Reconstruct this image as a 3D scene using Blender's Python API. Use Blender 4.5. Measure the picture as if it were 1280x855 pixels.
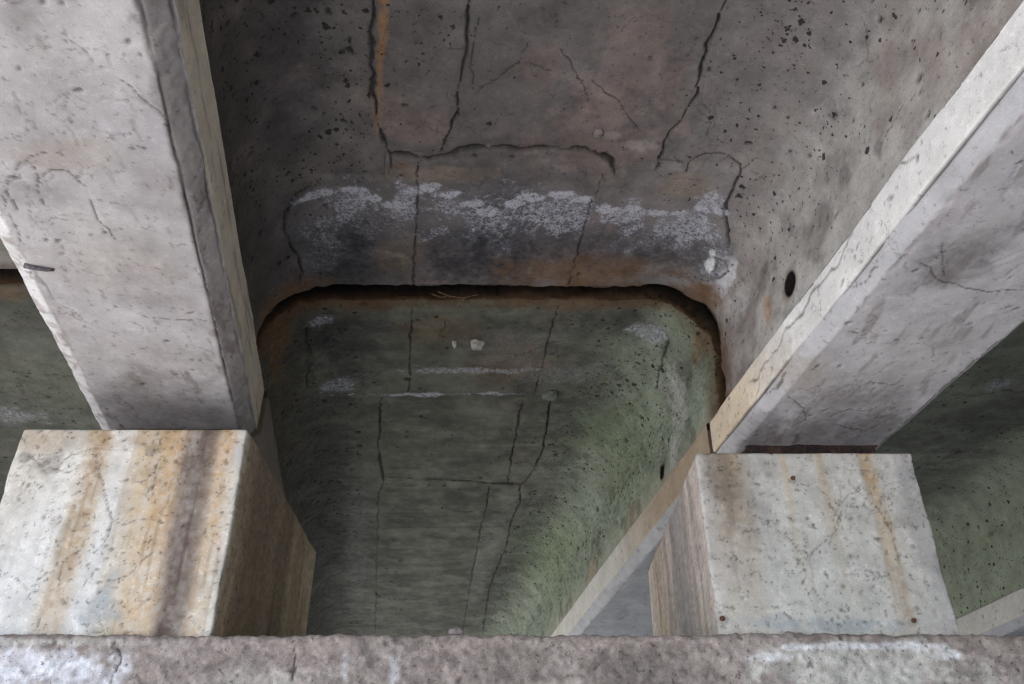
import bpy, math, random
import numpy as np

# ------------------------------------------------------------------ camera, sky, sun, exposure
scene = bpy.context.scene
for o in list(bpy.data.objects):
    bpy.data.objects.remove(o)
COL = scene.collection
cam_data = bpy.data.cameras.new('camera')
cam_data.sensor_width = 36.0
cam_data.lens = 36.0*1097/1280
cam_data.clip_start = 0.05
cam_data.clip_end = 2000
cam = bpy.data.objects.new('camera', cam_data)
cam.location = (0, 0, 1.6)
cam.rotation_euler = (math.radians(90)+math.atan(706/1097), 0, 0)
COL.objects.link(cam)
scene.camera = cam

SUN_ELEV, SUN_AZ = 50, 258          # azimuth clockwise from +y: behind the camera, on the left
world = bpy.data.worlds.new('World')
scene.world = world
world.use_nodes = True
wn = world.node_tree
sky = wn.nodes.new('ShaderNodeTexSky')
sky.sky_type = 'NISHITA'
sky.sun_disc = False
sky.sun_elevation = math.radians(SUN_ELEV)
sky.sun_rotation = math.radians(SUN_AZ)
sky.air_density = 1.0
sky.dust_density = 1.0
sky.ozone_density = 1.0
bg = wn.nodes['Background']
bg.inputs['Strength'].default_value = 0.12
wn.links.new(sky.outputs['Color'], bg.inputs['Color'])
sun_data = bpy.data.lights.new('sun', 'SUN')
sun_data.energy = 4.0
sun_data.angle = math.radians(1.0)
sun_data.color = (1.0, 0.975, 0.94)
sun = bpy.data.objects.new('sun', sun_data)
sun.rotation_euler = (math.radians(90-SUN_ELEV), 0, math.radians(180-SUN_AZ))
sun.location = (-8, -8, 12)
COL.objects.link(sun)
vs = scene.view_settings
vs.view_transform = 'Standard'
vs.look = 'None'
vs.gamma = 1.0
vs.use_curve_mapping = False
vs.exposure = 2.45
cy = scene.cycles
cy.use_denoising = True
cy.use_adaptive_sampling = True
cy.adaptive_threshold = .03
cy.max_bounces = 5
cy.diffuse_bounces = 4
cy.filter_width = 1.4
cy.sample_clamp_indirect = 8

# ------------------------------------------------------------------ measures and sections
SK = 0.155          # plan skew of the girders against the pier: metres of x per metre of y
CZ = 1.6            # eye height above the ground
YJ0, YJ1 = 3.100, 3.215   # the two lips of the expansion joint
FRONT = 2.75        # front plane of the plinths
# section of the bays: web foot, web head, soffit, all as (xs, z above the eye); xs = x + SK*(y-3)
def bay_profile(xl0, zl0, xl1, zs, xr1, xr0, zr0, R=0.28, step=0.006):
    def fil(p, c, q, r):
        p, c, q = map(np.array, (p, c, q))
        d1 = (p-c)/np.linalg.norm(p-c); d2 = (q-c)/np.linalg.norm(q-c)
        ang = math.acos(float(np.clip(d1@d2, -1, 1))); t = r/math.tan(ang/2)
        a, b = c+d1*t, c+d2*t
        bis = (d1+d2)/np.linalg.norm(d1+d2); o = c+bis*r/math.sin(ang/2)
        a0 = math.atan2(*(a-o)[::-1]); a1 = math.atan2(*(b-o)[::-1])
        da = (a1-a0+math.pi) % (2*math.pi)-math.pi
        return [o+r*np.array([math.cos(a0+da*k/16), math.sin(a0+da*k/16)]) for k in range(17)]
    pts = [np.array((xl0, zl0))]
    pts += fil((xl0, zl0), (xl1, zs), (xr1, zs), R)
    pts += fil((xl1, zs), (xr1, zs), (xr0, zr0), R)
    pts.append(np.array((xr0, zr0)))
    pts = np.array(pts)
    L = np.r_[0, np.cumsum(np.linalg.norm(np.diff(pts, axis=0), axis=1))]
    n = max(2, int(L[-1]/step)+1)
    a = np.linspace(0, L[-1], n)
    return a, np.c_[np.interp(a, L, pts[:, 0]), np.interp(a, L, pts[:, 1])]
BAY_MID = (-1.035, 1.66, -1.062, 2.295, 0.900, 0.868, 1.54)
BAY_LEFT = (-3.455, 1.76, -3.480, 2.37, -1.545, -1.570, 1.66)
BAY_RIGHT = (1.385, 1.54, 1.360, 2.235, 3.320, 3.290, 1.44)
# cracks: surface -> (half width mm, depth mm, path in metres on that surface)
CRACKS = {
 'near': [
  (9,16,[(0.939,1.664),(0.937,1.84),(0.946,2.002),(0.966,2.143),(1.0,2.249),(1.016,2.305),(1.017,2.387)]),
  (7,14,[(1.23,1.664),(1.236,1.779),(1.243,1.887),(1.235,1.985),(1.238,2.089),(1.222,2.18),(1.201,2.289)]),
  (7,16,[(2.003,1.664),(1.997,1.749),(2.0,1.824),(2.022,1.951),(2.035,2.053),(2.02,2.143),(1.999,2.218),(1.994,2.289),(1.994,2.337),(2.048,2.341),(2.084,2.353),(2.113,2.378)]),
  (7,14,[(2.113,2.378),(2.119,2.325),(2.153,2.305),(2.199,2.295),(2.254,2.305),(2.294,2.326),(2.309,2.365),(2.307,2.43),(2.319,2.511),(2.327,2.575),(2.366,2.619),(2.395,2.668),(2.415,2.734)]),
  (4,10,[(2.415,2.734),(2.389,2.778),(2.372,2.803)]),
  (4,8,[(2.372,2.803),(2.424,2.798),(2.451,2.832),(2.441,2.886),(2.399,2.951),(2.355,2.962)]),
  (10,18,[(1.016,2.305),(1.066,2.305),(1.109,2.305),(1.157,2.329),(1.211,2.313),(1.252,2.289),(1.314,2.273),(1.379,2.261),(1.453,2.277),(1.525,2.281),(1.625,2.273),(1.713,2.281),(1.782,2.305),(1.825,2.337),(1.854,2.395)]),
  (5,10,[(1.119,2.329),(1.131,2.508),(1.137,2.695),(1.14,2.954),(1.147,3.126)]),
  (5,9,[(1.807,2.399),(1.81,2.472),(1.803,2.576),(1.808,2.695),(1.813,2.846),(1.82,3.038),(1.823,3.138)]),
  (7,13,[(0.757,2.452),(0.69,2.477),(0.637,2.504),(0.608,2.577),(0.603,2.658),(0.618,2.753),(0.645,2.839),(0.654,2.936),(0.645,3.026)]),
  (2.5,4,[(1.293,2.029),(1.363,1.951),(1.415,1.903),(1.445,1.896),(1.48,1.915),(1.525,1.932)]),
  (2.5,4,[(1.415,1.903),(1.424,1.846),(1.436,1.809)]),
  (2.5,3,[(1.669,1.968),(1.752,2.036),(1.829,2.125),(1.892,2.199)]),
  (2.5,3,[(1.537,1.84),(1.609,1.935),(1.679,2.071)]),
  (2.5,3,[(1.268,1.72),(1.261,1.871),(1.282,2.002)]),
  (3,4,[(2.305,2.354),(2.325,2.296),(2.334,2.259)]),
  (3,4,[(2.751,1.693),(2.767,1.767),(2.773,1.823)]),
 ],
 'far': [
  (6,12,[(0.667,3.348),(0.657,3.496),(0.686,3.682),(0.663,3.72),(0.643,3.804),(0.646,3.92)]),
  (5,10,[(1.15,3.236),(1.159,3.513),(1.167,3.732),(1.187,4.073)]),
  (5,9,[(1.811,3.236),(1.822,3.444),(1.828,3.657),(1.838,3.889),(1.85,4.073)]),
  (8,14,[(2.385,3.395),(2.396,3.522),(2.415,3.645),(2.458,3.78)]),
  (4,8,[(0.712,4.025),(0.88,4.056),(1.05,4.064),(1.22,4.064),(1.391,4.073),(1.606,4.09),(1.819,4.09)]),
  (8,14,[(1.038,4.099),(1.031,4.279),(1.041,4.472),(1.032,4.677),(1.059,4.955),(1.088,5.222)]),
  (5,9,[(1.088,5.222),(1.056,5.39),(1.068,6.042),(1.08,6.736),(1.097,7.687),(1.12,8.949)]),
  (6,12,[(1.802,4.143),(1.814,4.374),(1.832,4.573),(1.85,4.841),(1.889,5.26)]),
  (8,14,[(1.951,4.108),(1.966,4.279),(1.994,4.472),(2.008,4.646),(2.029,4.841),(2.016,5.014),(2.003,5.172),(1.976,5.285)]),
  (6,12,[(1.976,5.285),(2.021,5.594),(2.012,5.887),(2.052,6.374),(2.058,6.93),(2.064,7.457),(2.131,8.185),(2.199,8.944)]),
  (5,9,[(1.776,5.298),(1.799,5.594),(1.807,5.964),(1.844,6.551),(1.887,7.347),(1.954,8.318),(1.991,8.949)]),
  (4,9,[(1.086,5.159),(1.29,5.172),(1.496,5.197)]),
  (12,26,[(1.496,5.197),(1.654,5.234),(1.812,5.26),(1.974,5.273)]),
  (8,14,[(1.079,7.525),(1.133,7.711),(1.312,7.783),(1.743,7.831),(1.99,7.807)]),
  (3,5,[(1.243,5.738),(1.377,5.68),(1.465,5.552),(1.57,5.694),(1.685,5.738),(1.799,5.637)]),
  (3,5,[(0.88,3.988),(0.962,3.889),(1.081,3.77)]),
  (3,5,[(1.202,3.77),(1.365,3.794),(1.52,3.747),(1.693,3.825),(1.801,3.794)]),
  (3,5,[(1.706,3.657),(1.842,3.548),(1.95,3.513)]),
  (4,6,[(1.322,3.344),(1.292,3.513)]),
  (3,6,[(1.819,4.955),(1.963,4.932),(2.036,5.014)]),
 ],
 'bayl': [
  (4,8,[(1.419,3.95),(1.572,3.999),(1.779,4.016)]),
  (4,8,[(1.496,3.999),(1.471,4.188),(1.467,4.419)]),
  (4,8,[(1.544,4.391),(1.685,4.372),(1.807,4.391)]),
 ],
 'bayr': [
  (4,8,[(1.631,4.035),(1.741,4.009),(1.861,3.933),(1.991,3.95)]),
  (6,12,[(1.764,3.772),(1.836,3.867),(1.861,3.933)]),
 ],
 'gl': [
  (3,4,[(-1.506,1.773),(-1.513,1.729),(-1.516,1.69),(-1.495,1.651),(-1.466,1.622),(-1.431,1.589),(-1.395,1.567),(-1.359,1.558),(-1.326,1.567)]),
  (3,4,[(-1.423,1.589),(-1.411,1.628),(-1.423,1.69),(-1.43,1.754)]),
  (3,4,[(-1.416,1.651),(-1.371,1.622),(-1.332,1.625),(-1.312,1.651),(-1.302,1.675)]),
  (2,2,[(-1.302,1.675),(-1.298,1.735),(-1.303,1.815),(-1.272,1.9)]),
  (2,2,[(-1.53,1.705),(-1.536,1.773),(-1.534,1.848),(-1.529,1.917)]),
  (2.5,3,[(-1.137,1.338),(-1.101,1.379),(-1.067,1.444),(-1.051,1.482)]),
  (2,2,[(-1.268,2.273),(-1.17,2.286),(-1.066,2.304)]),
 ],
 'gr': [
  (3,3,[(1.079,2.752),(1.128,2.705),(1.206,2.722),(1.246,2.664),(1.272,2.608)]),
  (3,3,[(0.877,2.608),(0.969,2.693),(1.016,2.783),(0.991,2.845)]),
  (3,3,[(1.068,2.58),(1.117,2.516),(1.207,2.537)]),
  (3,3,[(0.928,1.879),(1.038,1.959),(1.179,2.008),(1.282,1.996)]),
  (2.5,3,[(0.941,1.794),(1.024,1.933)]),
  (2.5,3,[(1.122,2.813),(1.268,2.877),(1.294,2.813)]),
 ],
 'pl': [
  (3,4,[(-1.432,1.289),(-1.386,1.214),(-1.345,1.114),(-1.317,1.067),(-1.263,1.061),(-1.2,1.072)]),
  (2,3,[(-1.317,1.067),(-1.324,0.99),(-1.348,0.963)]),
  (3,4,[(-1.664,1.304),(-1.583,1.259),(-1.511,1.244),(-1.474,1.259)]),
  (2,3,[(-1.203,1.334),(-1.214,1.259),(-1.205,1.157)]),
  (2,3,[(-1.162,0.963),(-1.221,0.885),(-1.343,0.864)]),
 ],
 'pr': [
  (3,4,[(1.031,1.017),(0.989,0.977),(0.969,0.963)]),
  (2.5,3,[(0.782,1.1),(0.842,1.058),(0.9,1.017),(0.93,0.963)]),
  (3,5,[(0.846,0.771),(0.867,0.747),(0.876,0.729)]),
  (2,3,[(0.685,0.963),(0.743,0.924)]),
  (2,3,[(1.137,1.214),(1.189,1.142),(1.239,1.072),(1.243,0.924)]),
 ],
 'cap': [
  (5,9,[(-1.201,0.674),(-1.173,0.627),(-1.171,0.597),(-1.185,0.557)]),
  (3,5,[(-0.665,0.679),(-0.653,0.62),(-0.647,0.557)]),
  (4,6,[(1.487,0.62),(1.508,0.563)]),
 ],
}
# stains: surface -> (kind, strength, centre, radii in metres on that surface)
STAINS = {
 'near': [
  ('dark',0.9,0.845,2.795,0.196,0.309),
  ('dark',0.9,1.464,2.769,0.374,0.331),
  ('dark',0.75,2.155,2.795,0.281,0.243),
  ('dark',0.45,0.982,3.01,0.379,0.142),
  ('dark',0.35,1.23,2.358,0.176,0.049),
  ('white',0.75,0.878,2.553,0.124,0.101),
  ('white',0.45,0.782,2.694,0.128,0.147),
  ('white',0.35,0.745,2.867,0.1,0.132),
  ('white',0.7,1.063,2.553,0.08,0.101),
  ('white',0.6,1.251,2.576,0.14,0.065),
  ('white',0.55,1.416,2.656,0.317,0.144),
  ('white',0.7,1.664,2.627,0.189,0.123),
  ('white',0.85,2.183,2.674,0.196,0.124),
  ('white',0.8,1.974,2.608,0.15,0.075),
  ('white',0.7,2.262,2.537,0.07,0.073),
  ('white',0.6,2.389,2.824,0.049,0.091),
  ('solid',1.0,1.462,3.138,0.099,0.018),
  ('solid',0.7,2.47,2.848,0.035,0.138),
  ('tan',0.3,1.188,2.387,0.178,0.05),
  ('tan',0.25,1.078,2.873,0.107,0.127),
  ('rust',0.65,1.904,2.982,0.373,0.101),
  ('rust',0.7,1.864,3.114,0.351,0.059),
  ('rust',0.9,2.441,3.08,0.094,0.116),
  ('rust',0.8,2.704,3.065,0.074,0.054),
  ('rust',0.6,1.068,2.345,0.041,0.02),
  ('orange',0.55,0.973,1.749,0.022,0.132),
  ('orange',0.35,0.967,2.002,0.016,0.205),
  ('pink',0.28,1.727,2.218,0.256,0.231),
  ('pink',0.25,1.757,1.903,0.157,0.29),
  ('pale',0.6,2.962,2.358,0.158,0.082),
  ('pale',0.75,2.606,2.861,0.094,0.104),
  ('pale',0.5,2.821,1.63,0.189,0.07),
  ('dark',0.6,2.79,1.839,0.038,0.025),
  ('orange',0.5,2.784,2.635,0.064,0.034),
  ('dark',0.45,0.67,1.88,0.135,0.376),
  ('rust',0.8,0.544,3.129,0.257,0.151),
  ('pale',0.22,1.798,2.218,0.04,0.02),
  ('pale',0.25,1.91,2.265,0.063,0.024),
  ('tan',0.4,2.139,2.442,0.118,0.086),
  ('white',1.15,0.71,2.507,0.058,0.027),
  ('white',1.15,0.786,2.49,0.058,0.027),
  ('white',1.15,0.871,2.477,0.058,0.026),
  ('white',1.15,0.954,2.526,0.059,0.027),
  ('white',1.15,1.048,2.562,0.059,0.027),
  ('white',1.15,1.105,2.486,0.058,0.026),
  ('white',1.15,1.165,2.472,0.058,0.026),
  ('white',1.15,1.244,2.508,0.058,0.027),
  ('white',1.15,1.327,2.562,0.059,0.027),
  ('white',1.15,1.41,2.608,0.06,0.028),
  ('white',1.15,1.497,2.562,0.059,0.027),
  ('white',1.15,1.577,2.526,0.058,0.027),
  ('white',1.15,1.672,2.508,0.058,0.027),
  ('white',1.15,1.754,2.535,0.058,0.027),
  ('white',1.15,1.875,2.59,0.059,0.028),
  ('white',1.15,1.966,2.58,0.059,0.028),
  ('white',1.15,2.068,2.608,0.06,0.028),
  ('white',1.15,2.162,2.608,0.059,0.029),
  ('white',1.15,2.242,2.57,0.054,0.026),
  ('white',1.15,2.312,2.57,0.052,0.024),
  ('white',0.36,0.941,2.622,0.314,0.161),
  ('white',0.42,1.478,2.646,0.411,0.182),
  ('white',0.42,2.16,2.704,0.259,0.175),
 ],
 'far': [
  ('rust',0.85,0.5,3.296,0.085,0.343),
  ('rust',0.8,2.549,3.244,0.077,0.141),
  ('rust',0.6,1.89,3.236,0.461,0.051),
  ('rust',0.6,0.915,3.236,0.289,0.051),
  ('dark',0.6,0.879,3.584,0.233,0.289),
  ('dark',0.5,2.07,3.377,0.219,0.166),
  ('dark',0.55,2.214,4.32,0.294,0.354),
  ('white',0.7,0.732,3.333,0.066,0.052),
  ('white',0.6,0.797,3.954,0.104,0.083),
  ('white',0.9,1.305,4.064,0.552,0.035),
  ('white',0.6,1.487,3.802,0.364,0.032),
  ('white',0.7,2.294,3.439,0.137,0.062),
  ('white',0.28,1.655,3.584,0.272,0.26),
  ('white',0.35,1.941,3.849,0.245,0.144),
  ('rust',0.4,1.678,3.732,0.24,0.191),
  ('rust',0.35,1.332,3.444,0.226,0.136),
  ('green',0.5,2.465,4.444,0.353,0.46),
  ('green',0.6,2.428,6.417,0.4,0.733),
  ('dark',0.45,2.144,6.736,0.172,1.545),
  ('pale',0.12,1.931,6.551,0.086,1.107),
  ('pale',0.14,0.916,6.736,0.101,1.569),
  ('pale',0.55,2.621,3.623,0.16,0.12),
  ('tan',0.6,2.963,4.501,0.199,0.154),
  ('tan',0.6,2.934,5.422,0.182,0.162),
  ('pale',0.6,2.834,3.784,0.102,0.065),
  ('dark',0.4,0.776,5.454,0.216,1.707),
 ],
 'bayl': [
  ('rust',0.5,1.688,3.259,0.092,0.062),
  ('green',0.12,1.592,3.934,0.255,0.49),
  ('white',0.45,1.337,4.468,0.184,0.117),
  ('white',0.2,1.663,3.701,0.161,0.149),
 ],
 'bayr': [
  ('green',0.5,2.721,5.298,0.161,0.167),
  ('dark',0.5,2.02,4.404,0.24,0.481),
  ('white',0.5,1.82,3.867,0.082,0.082),
 ],
 'gl': [
  ('tan',0.28,-1.335,1.567,0.148,0.06),
  ('tan',0.2,-1.354,2.008,0.254,0.15),
  ('grime',0.45,-1.273,2.816,0.234,0.181),
  ('grime',0.3,-1.509,2.644,0.169,0.221),
  ('pale',0.5,-1.187,1.25,0.156,0.126),
  ('pale',0.5,-1.32,1.865,0.155,0.205),
  ('grime',0.3,-1.405,1.705,0.104,0.061),
  ('grime',0.35,-1.3,1.169,0.067,0.059),
 ],
 'gr': [
  ('grime',0.55,1.026,1.862,0.11,0.139),
  ('grime',0.5,1.108,2.722,0.199,0.208),
  ('pale',0.45,1.172,2.326,0.155,0.236),
  ('grime',0.4,0.904,2.845,0.117,0.127),
  ('pale',0.5,1.005,1.624,0.063,0.117),
  ('tan',0.35,0.861,2.474,0.132,0.129),
  ('grime',0.4,1.281,2.845,0.118,0.127),
 ],
 'pl': [
  ('grime',0.8,-1.668,1.298,0.036,0.024),
  ('grime',0.65,-1.587,1.274,0.06,0.048),
  ('grime',0.6,-1.243,1.325,0.028,0.024),
  ('blue',0.7,-1.282,0.771,0.07,0.064),
  ('blue',0.5,-1.266,0.859,0.031,0.077),
  ('white',0.5,-1.314,1.334,0.033,0.024),
  ('white',0.8,-0.946,1.304,0.017,0.042),
  ('tan',0.5,-1.613,1.365,0.167,0.055),
  ('tan',0.5,-1.252,1.365,0.167,0.043),
 ],
 'pr': [
  ('rust',0.6,0.95,1.214,0.014,0.017),
  ('rust',0.5,0.651,0.747,0.013,0.013),
  ('rust',0.5,1.241,0.739,0.013,0.012),
  ('grime',0.45,0.721,1.244,0.082,0.119),
  ('grime',0.3,0.782,1.1,0.119,0.141),
  ('blue',0.7,1.037,0.729,0.173,0.025),
  ('blue',0.5,0.791,0.739,0.099,0.025),
  ('grime',0.5,0.874,1.232,0.022,0.018),
  ('blue',0.5,1.328,1.22,0.027,0.029),
  ('grey',0.6,1.345,1.072,0.05,0.223),
 ],
 'cap': [
  ('white',0.95,-1.475,0.597,0.238,0.069),
  ('white',0.9,-1.293,0.581,0.138,0.068),
  ('pale',0.6,-1.401,0.672,0.29,0.015),
  ('white',0.6,-0.351,0.586,0.022,0.05),
  ('white',0.45,-0.495,0.597,0.014,0.05),
  ('pale',0.4,-0.711,0.575,0.19,0.036),
  ('pale',1.0,1.045,0.586,0.333,0.077),
  ('solid',0.9,0.867,0.657,0.061,0.01),
  ('solid',0.8,0.766,0.625,0.072,0.012),
  ('solid',0.8,1.085,0.66,0.217,0.01),
  ('solid',0.9,1.319,0.636,0.048,0.019),
  ('pale',0.45,1.404,0.597,0.033,0.045),
  ('grime',0.55,0.38,0.586,0.214,0.068),
  ('grime',0.4,0.0,0.597,0.143,0.057),
 ],
}

# ------------------------------------------------------------------ numpy noise
def _hash(ix, iy, iz, seed):
    h = (ix*np.uint32(374761393) + iy*np.uint32(668265263) + iz*np.uint32(2147483647)
         + np.uint32(seed*974711+12345))
    h = (h ^ (h >> np.uint32(13)))*np.uint32(1274126177)
    h = h ^ (h >> np.uint32(16))
    return h.astype(np.float32)*np.float32(2/4294967295.0)-np.float32(1)
def vnoise(P, f, seed=0):
    """value noise in [-1, 1]; f a frequency or three of them"""
    Q = (np.asarray(P, np.float32)*np.asarray(f, np.float32)) + np.float32(1000.37)
    I = np.floor(Q)
    t = Q-I
    t = t*t*t*(t*(t*6-15)+10)
    I = I.astype(np.int64).astype(np.uint32)
    ix, iy, iz = I[..., 0], I[..., 1], I[..., 2]
    tx, ty, tz = t[..., 0], t[..., 1], t[..., 2]
    one = np.uint32(1)
    def lx(y, z):
        a = _hash(ix, y, z, seed); b = _hash(ix+one, y, z, seed)
        return a+(b-a)*tx
    c0 = lx(iy, iz); c0 = c0+(lx(iy+one, iz)-c0)*ty
    c1 = lx(iy, iz+one); c1 = c1+(lx(iy+one, iz+one)-c1)*ty
    return c0+(c1-c0)*tz
def fbm(P, f, n=4, seed=0, gain=.55):
    s = 0; w = 1; tot = 0
    f = np.asarray(f, np.float32)
    for k in range(n):
        s = s+w*vnoise(P, f, seed+k*17); tot += w; w *= gain; f = f*2.03
    return s/tot*1.6
def sstep(a, b, x):
    t = np.clip((x-a)/(b-a), 0, 1)
    return t*t*(3-2*t)
def mixc(c, target, m):
    return c+(np.asarray(target, np.float32)-c)*np.clip(m, 0, 1)[..., None]

TINT = {'dark': (.031, .031, .036), 'white': (.62, .62, .67), 'solid': (.70, .70, .74), 'rust': (.16, .085, .035),
        'orange': (.42, .20, .05), 'green': (.185, .235, .125), 'tan': (.34, .255, .165), 'pink': (.30, .215, .185),
        'pale': (.50, .485, .46), 'grime': (.13, .115, .105), 'blue': (.30, .33, .36), 'grey': (.30, .29, .29)}

# ------------------------------------------------------------------ sheets: fine grids that carry relief and colour
class Sheet:
    """a grid over (a, b) metres: base points, normals towards the viewer, depth into the concrete, albedo"""
    def __init__(s, a, b, pos, nrm, base):
        s.a, s.b, s.pos, s.nrm = np.asarray(a), np.asarray(b), pos.astype(np.float64), nrm
        s.sh = pos.shape[:2]
        s.dep = np.zeros(s.sh, np.float32)
        s.col = np.tile(np.asarray(base, np.float32), s.sh+(1,))
        s.P = pos.astype(np.float32)
        s.UV = np.stack(list(np.meshgrid(s.a, s.b))+[np.zeros(s.sh)], -1).astype(np.float32)
        s.pid = np.zeros((s.sh[0]-1, s.sh[1]-1), int); s.crusty = False
        s.crust = np.zeros(s.sh, np.float32); s.pitting = np.zeros(s.sh, np.float32)
    def win(s, a0, a1, b0, b1):
        i0, i1 = np.searchsorted(s.a, (a0, a1)); j0, j1 = np.searchsorted(s.b, (b0, b1))
        return slice(j0, j1), slice(i0, i1)
    def relief(s, amp, f, n=4, seed=1):
        s.dep += amp*fbm(s.P, f, n, seed)
    def mottle(s, tint, amount, f, lo=-.1, hi=.6, seed=3, n=4):
        s.col = mixc(s.col, tint, amount*sstep(lo, hi, fbm(s.P, f, n, seed)))
    def value(s, amt, f, seed=5, n=4):
        s.col *= (1+amt*fbm(s.P, f, n, seed))[..., None]
    def crack(s, hw, depth, pts, seed=0, dirt=.85, fade=True):
        hw *= .001; depth *= .001
        pts = np.array(pts, float)
        L = np.r_[0, np.cumsum(np.linalg.norm(np.diff(pts, axis=0), axis=1))]
        n = max(3, int(L[-1]/.012)); t = np.linspace(0, L[-1], n)
        q = np.c_[np.interp(t, L, pts[:, 0]), np.interp(t, L, pts[:, 1])]
        q3 = np.c_[q, np.zeros(n)]
        q[1:-1, 0] += .009*vnoise(q3, 24, seed+71)[1:-1]+.005*vnoise(q3, 80, seed+72)[1:-1]
        q[1:-1, 1] += .009*vnoise(q3, 24, seed+73)[1:-1]+.005*vnoise(q3, 80, seed+74)[1:-1]
        wv = hw*np.clip(.62+.75*vnoise(q3, 17, seed+75)+.45*vnoise(q3, 55, seed+76), .12, 1.5)
        if fade: wv *= np.clip(np.minimum(t, L[-1]-t)/.05, .3, 1)
        hw *= .8; R = hw*4+.02
        for k in range(n-1):
            p, r = q[k], q[k+1]
            w = s.win(min(p[0], r[0])-R, max(p[0], r[0])+R, min(p[1], r[1])-R, max(p[1], r[1])+R)
            if w[0].start >= w[0].stop or w[1].start >= w[1].stop: continue
            A, B = s.a[w[1]][None, :], s.b[w[0]][:, None]
            e = r-p; ee = max(e@e, 1e-9)
            u = np.clip(((A-p[0])*e[0]+(B-p[1])*e[1])/ee, 0, 1)
            d = np.hypot(A-p[0]-u*e[0], B-p[1]-u*e[1])
            ww = wv[k]+(wv[k+1]-wv[k])*u
            s.cd[w] = np.minimum(s.cd[w], d/np.maximum(ww, .0016))
            m = d < ww*1.3
            s.cdep[w] = np.where(m, np.maximum(s.cdep[w], depth), s.cdep[w])
        s.cdirt = dirt
    def cracks(s, lst, dirt=.85):
        s.cd = np.full(s.sh, 99., np.float32); s.cdep = np.zeros(s.sh, np.float32)
        for k, (hw, d, pts) in enumerate(lst):
            s.crack(hw, d, pts, seed=k*7)
        prof = 1-sstep(.45, 1.25, s.cd)
        s.dep += prof*s.cdep
        s.cmask = prof*dirt
        s.halo = (1-sstep(.8, 3.0, s.cd))*.15
    def finish_cracks(s, tint=(.035, .03, .028)):
        s.col = mixc(s.col, (.09, .075, .065), s.halo*(.6+.8*vnoise(s.P, 45, 9)))
        s.col = mixc(s.col, tint, s.cmask)
    def hairlines(s, n, length, rnd, region=None, hw=1.7, dirt=.5, tint=(.07, .06, .055)):
        """fine jagged cracks that wander and fork"""
        keep = (s.cd.copy(), s.cdep.copy()) if hasattr(s, 'cd') else None
        s.cd = np.full(s.sh, 99., np.float32); s.cdep = np.zeros(s.sh, np.float32)
        a0, a1, b0, b1 = region or (s.a[0], s.a[-1], s.b[0], s.b[-1])
        todo = [(rnd.uniform(a0, a1), rnd.uniform(b0, b1), rnd.uniform(0, 6.28), length*rnd.uniform(.4, 1.3), 0) for _ in range(n)]
        while todo:
            x, y, th, L, lev = todo.pop()
            pts = [(x, y)]; d = 0
            while d < L:
                st = rnd.uniform(.015, .04); th += rnd.gauss(0, .42)
                x += st*math.cos(th); y += st*math.sin(th); d += st; pts.append((x, y))
                if lev < 2 and rnd.random() < .10: todo.append((x, y, th+rnd.choice((-1, 1))*rnd.uniform(.6, 1.3), L*.45, lev+1))
            s.crack(hw*(1-.25*lev)*rnd.uniform(.7, 1.3)/.8, 2.0, pts, seed=int(rnd.random()*999))
        m = 1-sstep(.5, 1.4, s.cd)
        s.dep += m*s.cdep
        s.col = mixc(s.col, tint, m*dirt*np.clip(.6+.8*vnoise(s.P, 14, 88), 0, 1))
        if keep: s.cd, s.cdep = keep
    def stains(s, lst, seed=0):
        A, B = s.UV[..., 0], s.UV[..., 1]
        wob = fbm(s.UV, 9, 4, seed+1); wob2 = fbm(s.UV, 26, 3, seed+2)
        sq = None
        for k, (kind, st, ca, cb, ra, rb) in enumerate(lst):
            w = s.win(ca-2.2*ra, ca+2.2*ra, cb-2.2*rb, cb+2.2*rb)
            if w[0].start >= w[0].stop or w[1].start >= w[1].stop: continue
            d = np.sqrt(((A[w]-ca)/ra)**2+((B[w]-cb)/rb)**2)+.55*wob[w]+.38*wob2[w]+.16*vnoise(s.UV[w], 75, 36)
            m = 1-sstep(.45, 1.25, d)
            if kind == 'white' and s.crusty:      # crystals: a net of squiggles, drawn by the material
                s.crust[w] = np.maximum(s.crust[w], m*st); continue
            elif kind in ('dark', 'grime', 'green', 'rust', 'tan', 'orange'):
                m = m*np.clip(.85+.35*wob2[w]+.25*vnoise(s.UV[w], 70, 37), 0, 1.15)
            elif kind in ('solid', 'white', 'pale'):
                m = m*np.clip(.85+.5*vnoise(s.UV[w], 60, 39), 0, 1)
            s.col[w] = mixc(s.col[w], TINT[kind], m*st)
    def pits(s, n, rmin, rmax, dens, rnd, depth=.8, dirt=.8, aspect=1.0, tint=(.045, .038, .034)):
        """bug holes; dens(a, b) -> keep probability"""
        a0, a1, b0, b1 = s.a[0], s.a[-1], s.b[0], s.b[-1]
        k = 0
        for _ in range(n):
            ca = rnd.uniform(a0, a1); cb = rnd.uniform(b0, b1)
            if rnd.random() > dens(ca, cb): continue
            r = rmin+(rmax-rmin)*rnd.random()**2.6
            asp = aspect*rnd.uniform(.7, 1.5); th = rnd.uniform(0, 3.14)
            R = r*max(asp, 1)*1.5
            w = s.win(ca-R, ca+R, cb-R, cb+R)
            if w[0].start >= w[0].stop or w[1].start >= w[1].stop: continue
            A = s.a[w[1]][None, :]-ca; B = s.b[w[0]][:, None]-cb
            x = (A*math.cos(th)+B*math.sin(th))/asp; y = -A*math.sin(th)+B*math.cos(th)
            d = np.hypot(x, y)/r
            an = np.arctan2(y, x); d = d+.16*np.sin(2*an+ca*99)+.14*np.sin(5*an+cb*77)+.1*np.sin(3*an+ca*55)
            m = 1-sstep(.55, 1.1, d)
            s.dep[w] = np.maximum(s.dep[w], s.dep[w]+m*depth*r)
            s.col[w] = mixc(s.col[w], tint, m*dirt)
    def final(s):
        return s.pos-s.nrm*s.dep[..., None]

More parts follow.
